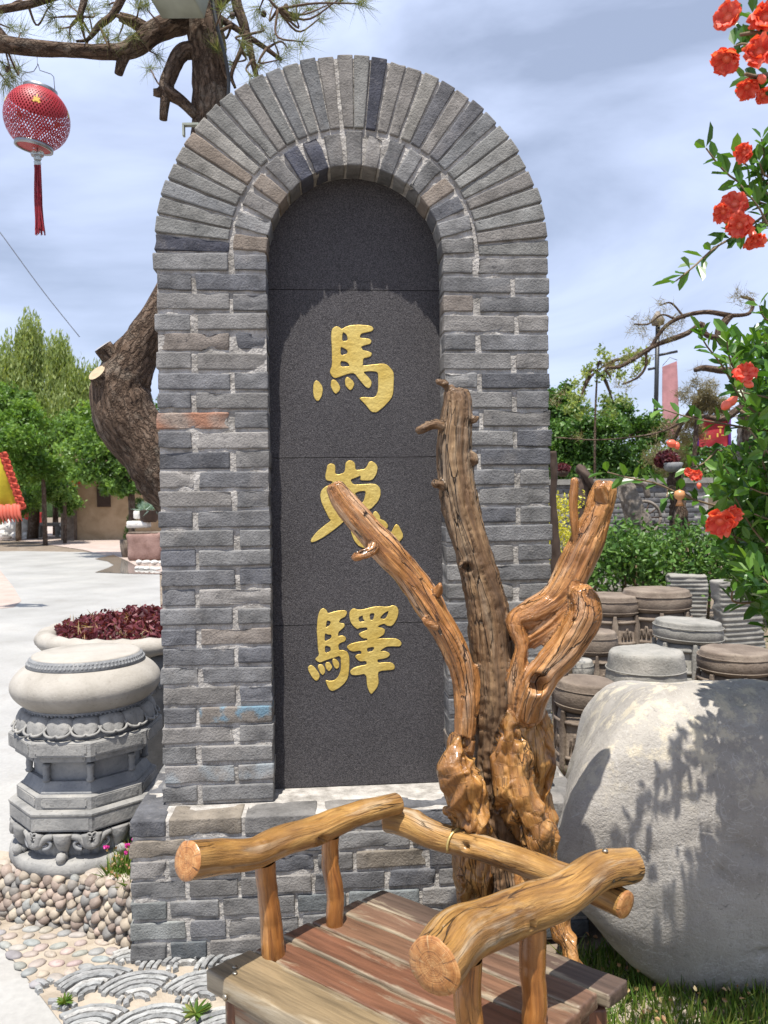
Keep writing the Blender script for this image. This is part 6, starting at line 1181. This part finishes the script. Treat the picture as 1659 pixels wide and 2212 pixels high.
# red stall cloth, stone bench, small things on the far edge
def gbase(x, y): p = atz(x, y, 0); return p
p = gbase(76, 1158); t = empty('red_stall', p); tag(t, 'red draped stall in the shade of the trees', 'stall'); w = 40*p[1]/FPX; h_ = 46*p[1]/FPX
for k in range(5): P, F = rbox(w/5.2, .5, h_*(1-.12*(k % 2)), (3, 3, 5), .03, .02, k); o = mobj('drape', P, F, MT['redpaint'], t); o.location = ((k-2)*w/5, 0, h_*.62)
for sx in (-1, 1): v, f, _ = tube_data([(sx*w*.48, -.2, 0), (sx*w*.48, -.2, h_)], .05, 8); mobj('leg', v, f, MT['darkw'], t)
p = gbase(105, 1160); t = empty('stone_bench', p); tag(t, 'plain dark stone bench under the feathery tree', 'bench'); k = p[1]/FPX
P, F = rbox(70*k, 14*k, 8*k, (6, 3, 3), .03, .01, 3); mobj('seat', P+[0, 0, 27*k], F, MT['greyst'], t)
for s in (-20, 22): P, F = rbox(12*k, 12*k, 24*k, (3, 3, 4), .03, .01, 4); mobj('support', P+[s*k, 0, 12*k], F, MT['greyst'], t)
p = gbase(36, 1164); k = p[1]/FPX; bm = bmesh.new(); bmesh.ops.create_icosphere(bm, subdivisions=4, radius=1); v = np.array([q.co[:] for q in bm.verts]); f = np.array([[q.index for q in z.verts] for z in bm.faces]); bm.free()
def lump(c, r_, sd): w = v*(1+.16*fbm(v*2.2+sd, 3, sd)+.05*fbm(v*9+sd, 2, sd))[:, None]; return w*np.array(r_)*k+np.array(c)*k
mm = MB()
for c, r_, sd in (((0, 0, 24), (34, 22, 22), 1), ((-18, -10, 10), (15, 14, 12), 2), ((8, -12, 9), (14, 12, 10), 3), ((24, -6, 8), (10, 12, 9), 4), ((28, -8, 2), (14, 10, 4), 5)): mm.add(lump(c, r_, sd), f)
o = mm.build('carved_white_rock', MT['white'], None, True); o.location = p; tag(o, 'bright white carved stone beast crouching at the plaza edge', 'sculpture')
p = gbase(136, 1160); k = p[1]/FPX; pr = [(7, 0), (7, 4), (4, 5), (4.5, 9), (6, 12), (4, 15), (3.4, 21), (6, 24), (7, 27), (5, 30), (4.5, 34), (2, 37), (.2, 38)]; v2, f2 = lathe(np.array(pr)*k, 20); v2 = v2*(1+.1*fbm(v2*4, 2, 3)[:, None]); o = mobj('stone_figure', v2, f2, MT['white'], None); o.location = p; tag(o, 'small pale carved stone figure standing by the rose bush', 'sculpture')
p = gbase(224, 1163); k = p[1]/FPX; t = empty('stone_trough', p); tag(t, 'white stone trough on a brown carved pedestal before the house', 'trough')
P, F = rbox(62*k, 22*k, 17*k, (8, 5, 5), .08, .03, 8, .05, 3); mobj('trough', P+[0, 0, 45*k], F, MT['white'], t); P, F = rbox(46*k, 18*k, 36*k, (6, 4, 6), .06, .03, 9, .05, 3); P[:, 0] *= 1-.18*np.cos(P[:, 2]/(36*k)*math.pi*1.0)*0+.0; mobj('pedestal', P+[0, 0, 18*k], F, MT['brown'], t); P, F = rbox(30*k, 12*k, 8*k, (5, 3, 3), .03, .01, 10); mobj('step', P+[-6*k, -12*k, 4*k], F, MT['white'], t); P, F = rbox(54*k, 18*k, 2.5*k, (5, 3, 2), .02, .01, 11); mobj('earth', P+[0, 0, 54*k], F, MT['earth'], t)
PW = []
for i in range(4): 
    w = v*(1+.2*fbm(v*1.4+i*5, 2, i))[:, None]; me_ = mesh_of('white_stone', w*[1, .8, .6], f); me_.materials.append(MT['white']); PW.append(me_)
for i, (x, y, r_) in enumerate([(178, 1160, 6), (186, 1162, 6), (196, 1161, 6), (184, 1154, 5), (192, 1153, 5), (203, 1162, 5)]+[(296+q*11, 1230+q*.6, 6.5) for q in range(5)]+[(300+q*17, 1221+q*.4, 8.5) for q in range(4)]):
    p = gbase(x, y); o = mobj('white_stone', PW[i % 4], None, None); kk = r_*p[1]/FPX; o.scale = (kk*1.15, kk, kk); o.location = p+[0, 0, kk*.5+(.0 if i < 11 else kk*.3)]; o.rotation_euler = (0, 0, i*1.3)
    tag(o, 'rounded white stone in the heap by the house' if i < 6 else 'rounded white stone edging the bed beside the brown trough', 'stone', 'white stones by the house' if i < 6 else 'white edging stones by the trough')
p = gbase(162, 1158); t = empty('rose_bush', p); tag(t, 'dark rose bush with pink blooms next to the pale stone figure', 'shrub'); k = p[1]/FPX; C = blob((0, 0, 34*k), (16*k, 14*k, 34*k), 1600, .3); leaves('foliage', C, 4.5*k, 'tree', t, aspect=.6)['kind'] = 'stuff'
for q in range(14): c = blob((0, -6*k, 30*k), (15*k, 10*k, 30*k), 1, .8)[0]; c[1] = -abs(c[1]); v3, f3, a3 = leaf_mesh(np.repeat([c], 14, 0)+rng.normal(size=(14, 3))*1.6*k, 4*k, aspect=.8); mobj('bloom', v3, f3, MT['pinkp'], t, False, a3)
# trough group right, partly hidden by the wall
p = gbase(318, 1210); k = p[1]/FPX; t = empty('brown_trough', p); tag(t, 'large rough brown stone trough at the corner of the bed', 'trough'); P, F = rbox(78*k, 50*k, 60*k, (8, 6, 8), .08, .05, 12, .05, 3); P[:, 0] *= 1-.10*(.5-P[:, 2]/(60*k)); mobj('body', P+[0, 0, 30*k], F, MT['trough'] if 'trough' in MT else MT['brown'], t); P, F = rbox(70*k, 44*k, 4*k, (3, 3, 2), .02, .0, 13); mobj('rim', P+[0, 0, 60*k], F, MT['brown'], t)
Yb = p[1]; pz = lambda y: at(318, y, Yb)[2]
o = mobj('stone_dish', *rbox(46*k, 30*k, 15*k, (6, 4, 4), .05, .02, 14), MT['white'], None); o.location = (at(298, 1100, Yb)[0], Yb+.05, pz(1131)-.02); tag(o, 'pale square stone dish standing on the brown trough', 'dish')
o = mobj('stone_block', *rbox(20*k, 18*k, 17*k, (4, 4, 4), .03, .02, 15), MT['white'], None); o.location = (at(295, 1100, Yb)[0], Yb+.2, pz(1112)); tag(o, 'small white stone block behind the fescue pot', 'block')
v2, f2 = lathe(np.array([(14, 0), (19, 6), (20, 24), (21, 27), (18, 27)])*k, 24); t = empty('fescue_pot', (at(322, 1100, Yb)[0], Yb, pz(1128))); tag(t, 'dark round pot of blue-grey fescue grass above the brown trough', 'plant pot'); mobj('pot', v2, f2, MT['darkw'], t)
d = rng.normal(size=(900, 3))*.7+[0, 0, .9]; C = np.column_stack([rng.normal(size=(900, 2))*8*k, np.full(900, 27*k)]); leaves('grass_tuft', C, rng.uniform(10, 24, 900)*k, 'bluegr', t, aspect=.08, shape=3, dirs=d)['kind'] = 'stuff'
p2 = gbase(272, 1204); v2, f2 = lathe(np.array([(7, 0), (9, 4), (12, 22), (13, 40), (11, 40)])*k, 20); o = mobj('clay_pot', v2, f2, MT['brown'], None); o.location = p2; tag(o, 'tall brown clay pot left of the brown trough', 'plant pot')
t = empty('bushy_shrub', gbase(280, 1200)); tag(t, 'loose olive shrub growing out of the tall clay pot', 'shrub'); C = np.concatenate([blob((x_*k, 6*k, z_*k), (14*k, 10*k, 16*k), 500, .2) for x_, z_ in ((0, 60), (4, 85), (10, 112), (24, 125), (-4, 45))]); leaves('foliage', C, 4*k, 'hedge', t, aspect=.5)['kind'] = 'stuff'
# wooded rise closing the horizon
P, F = rbox(260, 20, 7, (80, 6, 12), 2, 2.2, 91, 0, .09); o = mobj('hills', P, F, MT['farwood'] if 'farwood' in MT else MT['earth'], None, True); o.location = (-40, 120, 2.0); tag(o, kind='structure')
